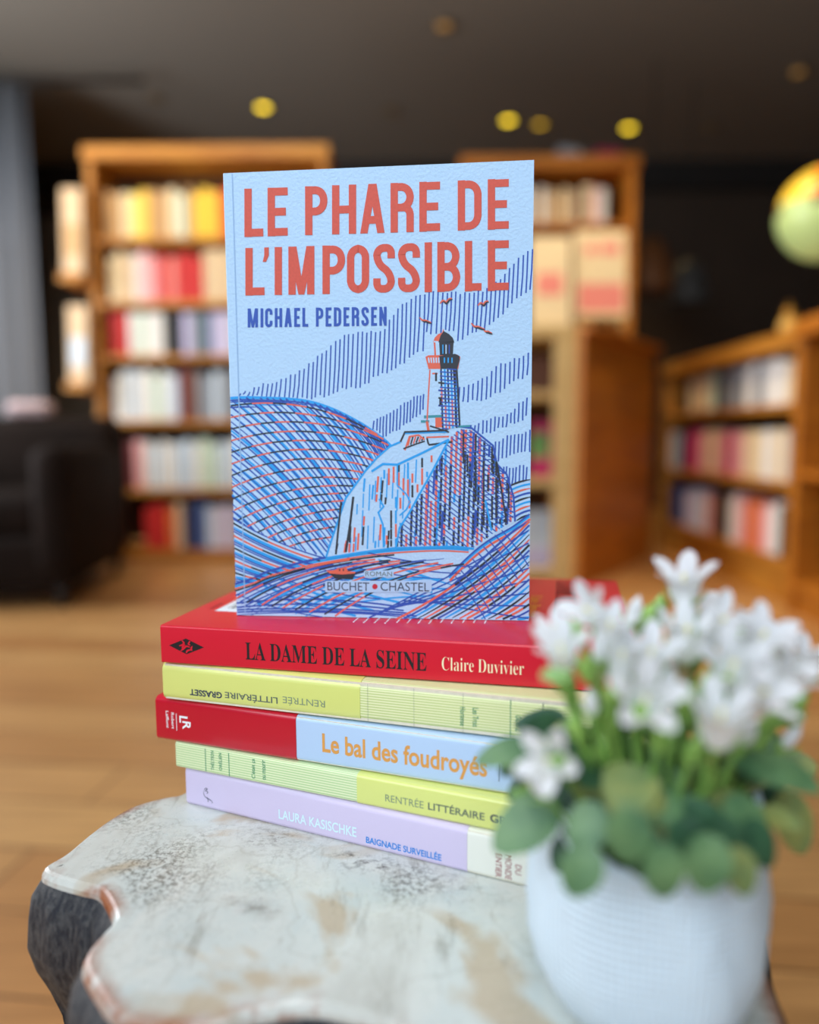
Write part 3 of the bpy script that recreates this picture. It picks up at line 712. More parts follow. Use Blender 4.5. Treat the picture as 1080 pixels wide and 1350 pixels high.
def stripes_mat(name, a, c, pitch, rough=0.5):
    m = bpy.data.materials.new(name); m.use_nodes = True
    n, l = m.node_tree.nodes, m.node_tree.links; b = n['Principled BSDF']
    tc = n.new('ShaderNodeTexCoord'); sx = n.new('ShaderNodeSeparateXYZ'); l.new(tc.outputs['Object'], sx.inputs[0])
    ad = n.new('ShaderNodeMath'); ad.operation = 'ADD'; l.new(sx.outputs['Y'], ad.inputs[0]); l.new(sx.outputs['Z'], ad.inputs[1])
    mu = n.new('ShaderNodeMath'); mu.operation = 'MULTIPLY'; mu.inputs[1].default_value = 2 * PI / pitch; l.new(ad.outputs[0], mu.inputs[0])
    si = n.new('ShaderNodeMath'); si.operation = 'SINE'; l.new(mu.outputs[0], si.inputs[0])
    r = n.new('ShaderNodeValToRGB'); r.color_ramp.elements[0].position = 0.35; r.color_ramp.elements[0].color = (*s2l(a), 1); r.color_ramp.elements[1].position = 0.75; r.color_ramp.elements[1].color = (*s2l(c), 1)
    mr = n.new('ShaderNodeMapRange'); mr.inputs[1].default_value = -1; l.new(si.outputs[0], mr.inputs[0]); l.new(mr.outputs[0], r.inputs[0]); l.new(r.outputs[0], b.inputs['Base Color']); b.inputs['Roughness'].default_value = rough
    return m
def paper(name, rgb, rough=0.45, coat=0.0, bump=0.06): return mat(name, rgb, rough, bump=bump, bscale=900, coat=coat, spec=0.4)

TH = dict(red=.0179, yel=.0182, blu=.0212, grn=.0134, lil=.0190)
z_lil = TZ; z_grn = z_lil + TH['lil']; z_blu = z_grn + TH['grn']; z_yel = z_blu + TH['blu']; z_red = z_yel + TH['yel']; z_top = z_red + TH['red']
SL = 0.0006
spine = lambda u, v, k: (u, -k, v)

ink_black = mat('ink_black', (26, 22, 26), 0.5); ink_cream = mat('ink_cream', (252, 236, 196), 0.5); ink_green = mat('ink_green', (60, 140, 104), 0.5)
ink_grey = mat('ink_grey', (92, 104, 96), 0.5); ink_lgrey = mat('ink_light_grey', (132, 148, 120), 0.5); ink_navy = mat('ink_navy_grey', (52, 62, 84), 0.5); ink_tan = mat('ink_tan', (226, 158, 78), 0.5)
ink_white = mat('ink_white', (246, 244, 246), 0.5); ink_ice = mat('ink_ice', (214, 240, 250), 0.4); ink_blue = mat('ink_blue', (20, 130, 214), 0.5); ink_wine = mat('ink_wine', (150, 50, 58), 0.5); ink_gold = mat('ink_gold', (250, 176, 50), 0.5)

# lilac book, lowest
b, cv = paperback('book', (-.1079, .3343, z_lil), -.4137, 'lilac paperback with cream end, lowest of the stack on the stone table', .209, .14, TH['lil'] - SL, .0022, paper('cream_cover', (236, 234, 222)))
jk = band(b, 'dust_jacket', 0.0, .1423, .1402, TH['lil'] - SL, .0022, paper('lilac_jacket', (212, 198, 226), 0.4), 'lilac dust jacket')
p = Print(spine); S3 = .0004
p.text('LAURA KASISCHKE', .0526, .0922, .0040, .0085, ink_ice, lift=S3, weight=0.015); p.text('BAIGNADE SURVEILLÉE', .0968, .1313, .0026, .0062, ink_blue, lift=S3, weight=0.02)
# script monogram turned on its side
for P in ([(.0108, .0092), (.0118, .0104), (.0128, .0101), (.0118, .0094), (.0112, .0086)], [(.0116, .0086), (.0126, .0090), (.0130, .0084), (.0122, .0078)], [(.0106, .0088), (.0106, .0070), (.0116, .0058), (.0138, .0052), (.0150, .0046), (.0156, .0040), (.0150, .0036)], [(.0124, .0062), (.0130, .0046), (.0128, .0036)]):
    p.ribbon(catmull(P, 5, False), .00035, ink_navy, S3, taper=True)
p.done('jacket_lettering', jk)
p = Print(spine); p.text('ENTIER', .1542, .1566, .0016, .0112, ink_wine, -90, weight=0.005); p.text('MONDE', .1581, .1607, .0016, .0114, ink_wine, -90); p.text('DU', .1622, .1646, .0045, .0086, ink_wine, -90)
p.done('spine_lettering', cv)

# lower striped green book with lime band
str_g = stripes_mat('green_pinstripe', (232, 238, 196), (186, 214, 150), .00115)
str_y = stripes_mat('yellow_green_pinstripe', (238, 238, 190), (200, 212, 136), .00115)
lime = paper('lime_band', (222, 226, 128), 0.3, 0.5, 0.03)
b, cv = paperback('book', (-.112, .333, z_grn), -.3799, 'pale green pinstriped paperback with lime band, resting on the lilac book', .207, .14, TH['grn'] - SL, .0016, str_g)
bd = band(b, 'paper_band', .0957, .2072, .1402, TH['grn'] - SL, .0016, lime, 'glossy lime paper band')
p = Print(spine)
p.text('RENTRÉE', .1090, .1262, .0037, .0076, ink_lgrey, lift=.0004); p.text('LITTÉRAIRE', .1282, .1522, .0037, .0076, ink_grey, lift=.0004, weight=.012); p.text('GRASSET', .1545, .1735, .0036, .0070, ink_navy, lift=.0004, weight=.03)
p.done('band_lettering', bd)
p = Print(spine)
for u in (.0172, .0303): p.ribbon([(u, .0008), (u, TH['grn'] - .0014)], .00035, ink_green)
p.text('THÉLYSON', .0198, .0220, .0022, .0116, ink_green, 90, weight=.01); p.text('ORÉLIEN', .0243, .0264, .0028, .0112, ink_green, 90, weight=.01)
p.text("C'était ça", .0424, .0448, .0020, .0114, ink_green, 90, weight=.01); p.text('ou mourir', .0478, .0500, .0024, .0116, ink_green, 90, weight=.01)
p.done('spine_lettering', cv)

# pale blue book with red band
b, cv = paperback('book', (-.1212, .3351, z_blu), -.3419, 'pale blue book with red band and tan title, in the middle of the stack', .213, .14, TH['blu'] - SL, .0022, paper('ice_blue_cover', (186, 210, 240), 0.4, 0.2))
bd = band(b, 'paper_band', 0.0, .0749, .1402, TH['blu'] - SL, .0022, paper('red_band', (196, 18, 44), 0.28, 0.5, 0.03), 'glossy red paper band')
p = Print(spine)
p.text('Robert', .0088, .0104, .0062, .0142, ink_white, -90, lift=.0004, weight=.01); p.text('Laffont', .0058, .0074, .0062, .0146, ink_white, -90, lift=.0004, weight=.01)
p.ribbon([(.0117, .0056), (.0117, .0140)], .0003, ink_white, .0004)
p.text('R', .0150, .0196, .0068, .0108, ink_white, -90, lift=.0004, weight=.02); p.text('L', .0134, .0180, .0098, .0132, ink_white, -90, lift=.0004, weight=.02)
p.done('band_lettering', bd)
p = Print(spine); p.text('Le bal des foudroyés', .0876, .1612, .0034, .0146, ink_tan, weight=.022); p.ribbon([(.1661, .005), (.1661, .0124)], .0003, ink_navy)
p.done('spine_lettering', cv)

# upper striped book, upside down, with lime band at its end
b, cv = paperback('book', (-.1153, .33, z_yel), -.2968, 'yellow-green pinstriped book with upside-down lime band, under the red book', .209, .14, TH['yel'] - SL, .0036, str_y)
bd = band(b, 'paper_band', -0.0002, .098, .1402, TH['yel'] - SL, .0036, lime, 'glossy lime paper band')
p = Print(spine)
p.text('GRASSET', .0142, .0310, .0036, .0066, ink_navy, 180, lift=.0004, weight=.03); p.text('LITTÉRAIRE', .0325, .0590, .0034, .0070, ink_grey, 180, lift=.0004, weight=.012); p.text('RENTRÉE', .0615, .0818, .0040, .0078, ink_lgrey, 180, lift=.0004)
p.done('band_lettering', bd)
p = Print(spine)
p.text('Les Trois', .1470, .1494, .0036, .0116, ink_green, -90, weight=.01); p.text('Hortense', .1418, .1440, .0034, .0114, ink_green, -90, weight=.01)
p.ribbon([(.1625, .001), (.1625, .0165)], .0003, ink_green); p.ribbon([(.1754, .001), (.1754, .0165)], .0003, ink_grey)
p.text('GOETZ', .1645, .1667, .0036, .0104, ink_green, -90, weight=.01); p.text('ADRIEN', .1695, .1717, .0030, .0112, ink_green, -90, weight=.01)
for u in (.1015, .122, .143): p.ribbon([(u, .0005), (u, .0172)], .00012, ink_lgrey)
p.done('spine_lettering', cv)

# red book on top
red_m = paper('red_cover', (216, 26, 50), 0.35, 0.15, 0.04)
b, cv = paperback('book', (-.1152, .3282, z_red), -.2174, 'red paperback with black title on its spine, topmost of the lying stack', .211, .145, TH['red'] - .0002, .0010, red_m)
bold = lambda t: ''.join(chr(0x1D400 + ord(c) - 65) if 'A' <= c <= 'Z' else (chr(0x1D41A + ord(c) - 97) if 'a' <= c <= 'z' else c) for c in t)
p = Print(spine)
p.text(bold('LA DAME DE LA SEINE'), .0421, .1250, .0040, .0122, ink_black); p.text(bold('Claire Duvivier'), .1316, .1660, .0050, .0108, ink_cream, weight=-.012)
cx_, cy_ = .0129, .0085
p.poly([(.0042, cy_), (cx_, .0122), (.0217, cy_), (cx_, .0048)], ink_black, .0001)
wisp = [[(.0108, .0112), (.0118, .0102), (.0112, .0092), (.0094, .0086)], [(.0150, .0112), (.0142, .0098), (.0150, .0092)], [(.0100, .0062), (.0116, .0074), (.0130, .0086), (.0148, .0082)], [(.0128, .0054), (.0136, .0066), (.0152, .0070)], [(.0160, .0088), (.0154, .0076), (.0158, .0066)], [(.0110, .0070), (.0112, .0082), (.0124, .0094)]]
for w_ in wisp: p.ribbon(catmull(w_, 6, False), .0009, red_m, .0002, taper=True)
p.done('spine_lettering', cv)
topf = lambda u, v, k: (u, v, TH['red'] - .0002 + k)
p = Print(topf)
lab_m = mat('label_white', (236, 238, 240), 0.5)
p.poly([(.0117, .0302), (.052, .0302), (.052, .058), (.0117, .058)], lab_m, .0001)
for k in range(15):
    u = .016 + k * .0022; p.ribbon([(u, .036), (u, .055)], random.uniform(.0003, .0011), ink_black, .0002)
p.text('ROMAN', .0068, .0084, .034, .046, ink_black, -90)
for k in range(13):                                          # small blurb lines reading towards the spine, mostly hidden by the standing book
    u = .086 + k * .0050; w0 = .0212 + (u - .09) * .17 + random.uniform(-.001, .003); w = w0
    while w < .075:
        d = random.uniform(.0006, .0022); p.ribbon([(u, w), (u, min(w + d, .076))], .0007, ink_white, .0001); w += d + .0006
p.text(bold('Claire Duvivier'), .1640, .1700, .048, .096, ink_gold, -90, weight=-.01)
p.text(bold('LA DAME DE LA SEINE'), .1765, .1880, .046, .136, ink_black, -90)
p.done('back_lettering', cv)

# ================================================================== STANDING BOOK
CW, CH, CT = .14, .205, .016
stand = lambda s, w, t: (w, t, s)
ice = mat('ice_white_card', (182, 215, 246), 0.62, bump=0.35, bscale=700, spec=0.3)
b, cv = paperback('book', (-.0841, .3453, z_top + .0001), -.0995, 'white-blue novel with red title and lighthouse drawing, standing upright on the stack', CH, CW, CT, .0009, ice, mp=stand)
b['category'] = 'book'
# print coordinates are measured on the photographed cover and squared up onto the 14 x 20.5 cm board
src = [(311.7, 811), (697.4, 819), (704, 212), (294, 229)]; dst = [(0, 0), (CW, 0), (CW, CH), (0, CH)]
A_, B_ = [], []
for (x, y), (u, v) in zip(src, dst):
    A_ += [[x, y, 1, 0, 0, 0, -u * x, -u * y], [0, 0, 0, x, y, 1, -v * x, -v * y]]; B_ += [u, v]
hh = np.linalg.solve(np.array(A_, float), np.array(B_, float))
def cov(p):
    w = hh[6] * p[0] + hh[7] * p[1] + 1
    return ((hh[0] * p[0] + hh[1] * p[1] + hh[2]) / w, (hh[3] * p[0] + hh[4] * p[1] + hh[5]) / w)
PXM = CW / 395.0                                             # one drawing unit in metres
front = lambda u, v, k: (u, -k, v)
def C(P): return [cov(q) for q in P]
salmon = mat('print_salmon', (226, 104, 82), 0.6); title_red = mat('print_title_red', (214, 84, 66), 0.6, var=0.1, vscale=900)
navy = mat('print_navy', (44, 84, 178), 0.6); cyan = mat('print_cyan', (36, 160, 236), 0.6); coal = mat('print_black', (44, 48, 58), 0.6)
L1, L2, L3, L4, L5, L6 = .00004, .00006, .00008, .0001, .00012, .00014

# title: each capital in its own box, measured left-right; rows follow the cover's edges
pr = Print(front)
def row(chars, boxes_, ytop, ybot, t, m):
    for ch, (a, b_) in zip(chars, boxes_):
        condensed(pr, ch, a, b_, 0.0, 1.0, t, m, L6, None)
def word(chars, xs, yl, yr, t, m, lift=L6):
    """yl, yr: (top, bottom) of the capitals at the first and at the last letter"""
    xa, xb = xs[0][0], xs[-1][1]
    for ch, (a, b_) in zip(chars, xs):
        H = 57.0
        def M(q):
            f = (q[0] - xa) / (xb - xa); top = yl[0] + (yr[0] - yl[0]) * f; bot = yl[1] + (yr[1] - yl[1]) * f
            return cov((q[0], bot + (top - bot) * q[1] / H))
        hscale = H
        condensed(pr, ch, a, b_, 0.0, H, t, m, lift, M)
c1 = lambda *v: [(280 + a / 2.4545, 280 + b_ / 2.4545) for a, b_ in v]
word('LEPHAREDE', c1((105, 166), (180, 245), (301, 373), (388, 466), (479, 558), (577, 652), (670, 737), (794, 871), (891, 959)), (249.5, 313), (236.5, 303), 9.7, title_red)
word("L'IMPOSSIBLE", c1((108, 170), (164, 184), (203, 226), (247, 331), (357, 430), (436, 508), (521, 591), (601, 672), (687, 711), (728, 802), (817, 871), (891, 959)), (327.5, 390), (317, 384), 9.7, title_red)
pr.done('title_lettering', cv, 'red title lettering')
pr = Print(front)
mich = 'MICHAEL PEDERSEN'; wd = {'M': 1.3, 'I': .5, ' ': .55, 'L': .85, 'E': .85}
tot = sum(wd.get(c, 1.0) for c in mich); x = 326.0; sc_ = (512 - 326.0) / tot; cs_, xs_ = '', []
for c in mich:
    w = wd.get(c, 1.0) * sc_
    if c != ' ':
        g = .16 * sc_ if c != 'I' else 0; cs_ += c; xs_.append((x + g / 2, x + w - g))
    x += w
xa, xb = 326, 512
for ch, (a, b_) in zip(cs_, xs_):
    def M(q, H=24.5):
        f = (q[0] - xa) / (xb - xa); top = 407 - 2 * f; bot = 432 - 2.2 * f
        return cov((q[0], bot + (top - bot) * q[1] / H))
    condensed(pr, ch, a, b_, 0, 24.5, 3.6, navy, L6, M)
pr.done('author_lettering', cv, 'blue author lettering')

# ---- drawing
d = Print(front)
def rb(P, w, m, lift, taper=False): d.ribbon(C(P), w * PXM, m, lift, taper=taper)
def interp(P, x):
    for (a, b_), (c, e) in zip(P, P[1:]):
        if a <= x <= c: return b_ + (e - b_) * (x - a) / (c - a)
    return P[0][1] if x < P[0][0] else P[-1][1]
rnd = random.Random(3)
def hatch(up, lo, step=5.9, skip=None, w=1.9, m=navy, lift=L1, slant=3.0):
    x = up[0][0]
    while x < up[-1][0]:
        if not (skip and skip(x)):
            a = interp(up, x) + rnd.uniform(-2, 2); c = interp(lo, x) + rnd.uniform(-2.5, 2.5)
            if c - a > 3: rb([(x, a), (x - slant * .4 + rnd.uniform(-.4, .4), (a + c) / 2), (x - slant + rnd.uniform(-.6, .6), c)], w, m, lift)
        x += step + rnd.uniform(-.5, .5)
hatch([(318, 520), (345, 508), (375, 499), (400, 488), (420, 470), (440, 452), (455, 441), (480, 438), (505, 437), (518, 416), (530, 402), (545, 391), (560, 388), (600, 387), (640, 384), (660, 368), (680, 345), (703, 328)],
      [(318, 522), (350, 524), (400, 526), (440, 521), (455, 514), (480, 512), (502, 494), (514, 491), (531, 481), (561, 461), (575, 457), (598, 453), (606, 450), (630, 440), (655, 426), (671, 408), (687, 391), (703, 381)], skip=lambda x: 566 < x < 606)
hatch([(566, 386), (604, 386)], [(566, 440), (604, 436)])
hatch([(606, 511), (637, 500), (655, 483), (678, 474), (700, 465)], [(606, 531), (645, 528), (660, 516), (673, 507), (700, 494)], slant=1.2)
hatch([(489, 557), (507, 547), (525, 538), (546, 524), (562, 520)], [(489, 562), (505, 576), (518, 572), (536, 560), (562, 540)], 4.4, slant=1.2)
hatch([(621, 562), (647, 553), (673, 547), (684, 530), (699, 525)], [(621, 573), (647, 570), (673, 561), (699, 549)], 5.2, slant=1)
hatch([(648, 586), (668, 576), (699, 568)], [(648, 594), (655, 609), (673, 603), (699, 595)], 5.2, slant=1)
hatch([(660, 618), (699, 614)], [(660, 624), (671, 639), (699, 633)], 4.4, slant=1)

def quad(a, c, k, n=14, wob=0.0):
    """curve from a to c bulging by k (fraction of the chord) to its left-hand side as drawn"""
    a, c = Vector(a), Vector(c); ch = c - a; nn = Vector((ch.y, -ch.x)); mid = (a + c) / 2 + nn * k
    return [tuple(a * (1 - t) ** 2 + mid * (2 * t * (1 - t)) + c * t * t) for t in (i / n for i in range(n + 1))]
def along(P, f):
    P = [Vector(p) for p in P]; L = [(P[i + 1] - P[i]).length for i in range(len(P) - 1)]; s = f * sum(L)
    for i, l_ in enumerate(L):
        if s <= l_ or i == len(L) - 1: return tuple(P[i] + (P[i + 1] - P[i]) * min(1, s / l_))
        s -= l_
def dashed(P, w, lift, d0=0, on=2):
    """a line whose ink alternates between salmon and black"""
    i = d0 % 2; k = 0
    while k < len(P) - 1:
        e = min(len(P) - 1, k + on + rnd.randint(0, 1)); rb(P[k:e + 1], w, (salmon, coal)[i % 2], lift); k = e; i += 1
# big left swell
crest = [(304, 525), (320, 524), (345, 524.5), (380, 526), (410, 530), (440, 540), (470, 555), (492, 569), (508, 581), (516, 589)]
edge = [(307, 682), (306, 640), (305.5, 600), (305, 560), (304.5, 530)]
rightb = [(430, 734), (437, 715), (447, 685), (457, 656), (480, 622), (496, 604), (514, 590)]
under = [(310, 684), (335, 700), (360, 712), (390, 723), (428, 734)]
start = edge + crest[1:]; end = under + rightb[1:]
cre = catmull(crest, 5, False)
fm = lambda f: float(np.interp(f, (0, .18, .4, .77, 1), (.06, .42, .62, .93, 1)))
for i in range(42):
    f = (i + rnd.uniform(-.15, .15)) / 42
    a = along(start, max(0, f)); c = along(end, fm(f)); rb(quad(a, c, .05 + .06 * f), 1.9 + .5 * math.sin(i * 2.1), navy, L3)
for i in range(18):
    f = (i + .4) / 18
    a = along(start, f); c = along(end, fm(f)); rb(quad(a, c, .05 + .06 * f), 4.6 + 1.4 * math.sin(i * 2.6), cyan, L1, taper=True)
lpath = [(396, 725), (372, 717), (345, 705), (310, 684)] + edge[1:]; rpath = rightb[1:] + [(508, 581), (492, 569)]
for i in range(16):
    f = i / 15
    dashed(quad(along(lpath, .06 + .92 * f), along(rpath, .04 + .92 * f ** .9), .06 + .12 * min(1, f * 1.6), 22), 2.0, L4, i, 2)
rb(cre, 3.6, cyan, L2); rb([(x, y + 3.2) for x, y in cre], 2.2, navy, L3)
for k in range(3): rb([(x, y + 5.5 + 3.5 * k) for x, y in cre[:20 - 5 * k]], 2.4, (navy, cyan)[k % 2], L2, taper=True)

# lower left swell: lines gather at the island's foot
gather = [(428, 736), (418, 742), (404, 746), (388, 751), (368, 757), (348, 763), (330, 768)]
for i in range(16):
    f = i / 15
    a = (307.6 + 3 * f, 684 + 82 * f); c = along(gather, f); P = quad(a, c, -.07 + .04 * f, 12)
    if i % 3 == 0: rb(P, 1.8, navy, L3)
    elif i % 3 == 1: dashed(P, 2.4, L4, i, 5)
    else: rb(P, 4.4, cyan, L1, taper=True); rb([(x, y + 2.4) for x, y in P], 1.6, navy, L3)
# front swell
fcrest = catmull([(310, 770), (335, 762), (355, 753), (400, 741), (430, 735), (480, 727), (530, 722), (580, 720), (618, 722)], 5, False)
rb(fcrest, 3.2, navy, L4); rb([(x, y + 3.5) for x, y in fcrest], 3.0, cyan, L2); rb([(x, y + 6.5) for x, y in fcrest], 2.0, salmon, L3); rb([(x, y + 9) for x, y in fcrest[:30]], 2.2, coal, L4)
rights = catmull([(540, 819), (575, 790), (605, 765), (630, 743), (655, 720), (678, 700), (698, 688)], 5, False)
def wave_lines(n, a0, a1, c0, c1, k, w, m, lift, on=None):
    for i in range(n):
        f = (i + rnd.uniform(-.25, .25)) / max(1, n - 1)
        a = Vector(a0) * (1 - f) + Vector(a1) * f; c = Vector(c0) * (1 - f) + Vector(c1) * f; P = quad(a, c, k + rnd.uniform(-.02, .02), 12)
        if on: dashed(P, w, lift, i, on)
        else: rb(P, w, m, lift, taper=rnd.random() < .5)
# rising lines, left to right
wave_lines(8, (311, 785), (330, 812), (440, 744), (585, 737), .10, 1.9, navy, L3)
wave_lines(9, (311, 792), (440, 812), (480, 737), (610, 744), .12, 2.1, None, L4, 3)
wave_lines(8, (312, 790), (400, 812), (400, 750), (560, 762), .10, 3.6, cyan, L1)
# falling lines crossing them
wave_lines(9, (316, 782), (480, 728), (430, 812), (635, 748), -.06, 1.6, navy, L3)
wave_lines(6, (340, 768), (500, 737), (470, 812), (600, 772), -.05, 3.2, cyan, L1)
# long flat swells at the bottom
wave_lines(5, (312, 796), (313, 811), (520, 800), (560, 817), .05, 2.2, navy, L3)
wave_lines(4, (420, 764), (430, 804), (575, 748), (600, 788), .08, 2.2, cyan, L2)
# right swell running up to the corner
rb([(x, y) for x, y in rights][3:], 3.0, navy, L4)
rcrest = catmull([(592, 762), (612, 742), (630, 726), (650, 712), (675, 698), (698, 681)], 5, False)
rb(rcrest, 3.4, cyan, L2); rb([(x, y - 2.4) for x, y in rcrest], 2.2, navy, L4); rb([(x + 1, y + 4) for x, y in rcrest], 3.0, salmon, L3)
for i in range(18):
    f = i / 17
    a = (520 + 176 * f * .92, 818 - 6 * f if f < .5 else 815 + 2 * f); c = (698, 688 + 126 * f ** 1.15); P = quad(a, c, -.09 + .03 * f, 12)
    j = i % 5
    if j == 0: dashed(P, 2.8, L4, i, 4)
    elif j == 1: rb(P, 2.4, navy, L3)
    elif j == 2: rb(P, 4.2, cyan, L1, taper=True)
    elif j == 3: rb(P, 2.6, coal, L4, taper=True)
    else: rb(P, 4.0, salmon, L2, taper=True)
for i in range(8):
    f = i / 7
    rb(quad((480 + 60 * f, 818 - 30 * f), (697, 700 + 116 * f), -.02, 10), 1.9, navy, L3)
for i in range(9):
    f = i / 8
    rb(quad((600 + 60 * f, 760 - 62 * f), (640 + 57 * f, 817 - 70 * f), .05, 8), 1.5, navy, L5)
# far right small swell behind the island
for i in range(9):
    f = i / 8
    m_ = (coal, cyan, salmon, navy)[i % 4]
    rb(quad((669 + 12 * f, 643 + 44 * f), (699, 633 + 46 * f), .10, 8), 2.6, m_, (L4, L1, L2, L3)[i % 4], taper=i % 2 == 0)

# ---- island
isle = [(430, 735), (437, 713), (455, 658), (470, 636), (482, 621), (496, 605), (514, 590), (528, 583), (534, 571), (560, 569), (592, 573), (606, 563), (622, 565), (650, 588), (655, 612), (668, 626), (677, 655), (679, 688), (652, 706), (625, 724), (600, 721), (560, 721), (520, 723), (480, 728)]
d.poly(C(isle), ice, .00015)
T1, T2, T3, T4 = .00018, .0002, .00022, .00024
def clip(P, a, c):
    a, c = Vector(a), Vector(c); ts = []
    n = len(P)
    for i in range(n):
        p, q = Vector(P[i]), Vector(P[(i + 1) % n]); r, s = c - a, q - p; den = r.x * s.y - r.y * s.x
        if abs(den) < 1e-9: continue
        t = ((p.x - a.x) * s.y - (p.y - a.y) * s.x) / den; u = ((p.x - a.x) * r.y - (p.y - a.y) * r.x) / den
        if 0 <= u < 1 and 0 <= t <= 1: ts.append(t)
    ts.sort()
    return [(tuple(a + (c - a) * ts[i]), tuple(a + (c - a) * ts[i + 1])) for i in range(0, len(ts) - 1, 2)]
darkf = [(595, 577), (606, 566), (622, 568), (649, 590), (654, 613), (667, 627), (676, 656), (677, 686), (650, 704), (625, 722), (600, 720), (560, 720), (522, 721), (526, 698), (540, 676), (556, 652), (572, 622)]
def strokes(poly_, ang, step, w, mts, lift, seglen=None, prob=1.0):
    ca, sa = math.cos(ang), math.sin(ang)
    for k in range(-60, 61):
        o = k * step + rnd.uniform(-.4, .4); cx, cy = 600 - sa * o, 645 + ca * o
        for a, c in clip(poly_, (cx - ca * 250, cy - sa * 250), (cx + ca * 250, cy + sa * 250)):
            a, c = Vector(a), Vector(c); L = (c - a).length
            if seglen is None: rb([a, c], w, mts[0], lift); continue
            s = 0
            while s < L - 2:
                e = min(L, s + rnd.uniform(.5, 1.5) * seglen)
                if rnd.random() < prob: rb([a + (c - a) * (s / L), a + (c - a) * (e / L)], w, rnd.choice(mts), lift)
                s = e + rnd.uniform(0, 3)
strokes(darkf, PI / 2 + .03, 6.2, 3.0, [salmon, salmon, coal, coal], T2, 26, .8)
strokes(darkf, PI / 2 + .05, 7.1, 3.0, [cyan, navy], T1, 30, .5)
strokes(darkf, .66, 5.6, 1.5, [navy], T3)
strokes([(600, 575), (622, 569), (650, 590), (655, 613), (668, 630), (676, 656), (677, 684), (640, 700), (620, 640)], PI / 2, 5.4, 2.4, [coal], T4, 22, .6)
strokes([(600, 575), (622, 569), (650, 590), (655, 613), (668, 630), (676, 656), (677, 684), (640, 700), (625, 640)], -.12, 6.5, 1.3, [navy], T3)
lightf = [(492, 625), (507, 613), (524, 613), (560, 596), (590, 582), (568, 626), (552, 655), (538, 678), (524, 698), (521, 722), (455, 730), (463, 690), (470, 650)]
strokes([(500, 622), (524, 614), (572, 600), (560, 640), (540, 660), (520, 650)], PI / 2, 6.2, 2.6, [salmon, cyan, coal, salmon], T2, 16, .7)
strokes([(470, 640), (492, 622), (512, 640), (518, 668), (490, 660)], PI / 2 + .08, 6.0, 2.6, [cyan, coal, salmon], T2, 16, .6)
strokes([(468, 675), (500, 690), (520, 705), (516, 724), (452, 729)], PI / 2 + .06, 5.6, 2.6, [salmon, coal, cyan], T2, 18, .55)
strokes([(486, 640), (524, 616), (560, 602), (545, 660), (510, 720), (460, 728), (468, 670)], PI / 2 + .04, 7.5, 1.8, [cyan], T1, 26, .6)
strokes([(440, 715), (457, 660), (468, 650), (456, 728), (444, 731)], PI / 2 + .2, 5.5, 2.8, [coal, salmon, cyan], T2, 24, .7)
strokes([(520, 655), (546, 660), (526, 696), (522, 720), (508, 722), (512, 690)], PI / 2, 6.0, 2.6, [coal, cyan, salmon], T2, 20, .6)
for P, w, m_ in (([(490, 622), (505, 612), (524, 613), (558, 597), (592, 580)], 3.0, cyan), ([(592, 580), (570, 622), (552, 654), (540, 676), (527, 696), (522, 722)], 2.6, cyan), ([(430, 735), (437, 713), (456, 657), (482, 621), (497, 604), (514, 589), (528, 583)], 2.6, cyan),
                 ([(524, 613), (524, 640), (536, 652), (541, 662), (536, 672), (527, 680)], 2.0, cyan), ([(500, 658), (506, 668), (499, 676), (505, 692), (506, 722)], 2.4, cyan), ([(466, 655), (462, 690), (456, 728)], 3.0, coal), ([(450, 662), (446, 700), (443, 731)], 2.6, coal),
                 ([(528, 583), (534, 570), (590, 568)], 2.4, coal), ([(534, 572), (590, 570)], 1.6, cyan), ([(534, 594), (540, 576), (552, 574), (560, 580)], 2.2, salmon), ([(532, 592), (548, 586), (560, 582)], 2.0, coal), ([(562, 577), (592, 576)], 2.0, salmon), ([(565, 587), (596, 583)], 2.4, coal), ([(563, 578), (565, 586)], 2.2, coal),
                 ([(606, 563), (622, 565), (650, 588), (655, 612), (668, 626), (677, 655), (679, 688)], 2.4, navy), ([(655, 610), (660, 640), (668, 690)], 2.2, coal), ([(640, 660), (648, 700)], 2.4, cyan), ([(430, 736), (480, 728), (520, 723), (600, 721), (625, 724)], 3.0, cyan)):
    rb(P, w, m_, T4)
for k in range(6): rb([(541 + 3.6 * k, 576), (538 + 3.6 * k, 588 - 1.3 * k)], 2.0, (salmon, coal)[k % 2], T3)
# ---- lighthouse
tower = [(567, 486), (602, 486), (604, 520), (606, 563), (563, 569), (564, 530)]
d.poly(C(tower), ice, T1)
dk = [(580, 487), (602, 487), (604, 520), (606, 564), (583, 567), (580, 530)]
strokes(dk, PI / 2 - .03, 4.6, 2.4, [cyan], T2); strokes(dk, PI / 2 - .03, 4.6, 2.0, [coal, salmon, coal], T3, 18, .75); strokes(dk, .08, 4.9, 1.6, [navy], T4)
rb([(567, 488), (565, 520), (563, 560)], 1.8, salmon, T3); rb([(602, 487), (604, 520), (606, 563)], 2.4, coal, T4); rb([(598, 487), (600, 520), (601, 563)], 2.0, coal, T3)
d.poly(C([(561, 471), (565, 487), (604, 487), (607, 471), (603, 468), (565, 469)]), salmon, T2)
d.poly(C([(579, 470), (581, 487), (603, 487), (606, 476), (606, 470), (600, 467)]), coal, T3)
for k in range(5): rb([(565 + 3.4 * k, 472), (566 + 3.2 * k, 479)], 1.7, ice, T4)
for k in range(3): rb([(586 + 5 * k, 472), (586 + 5 * k, 479)], 1.6, cyan, T4)
d.poly(C([(572, 450), (573, 469), (597, 469), (597, 452)]), ice, T2)
rb([(573, 452), (574, 469)], 2.2, salmon, T3); d.poly(C([(579, 452), (580, 469), (597, 469), (598, 451)]), coal, T3)
for k in range(3): rb([(584 + 4.2 * k, 455), (584 + 4.2 * k, 467)], 1.4, (cyan, ice, navy)[k], T4)
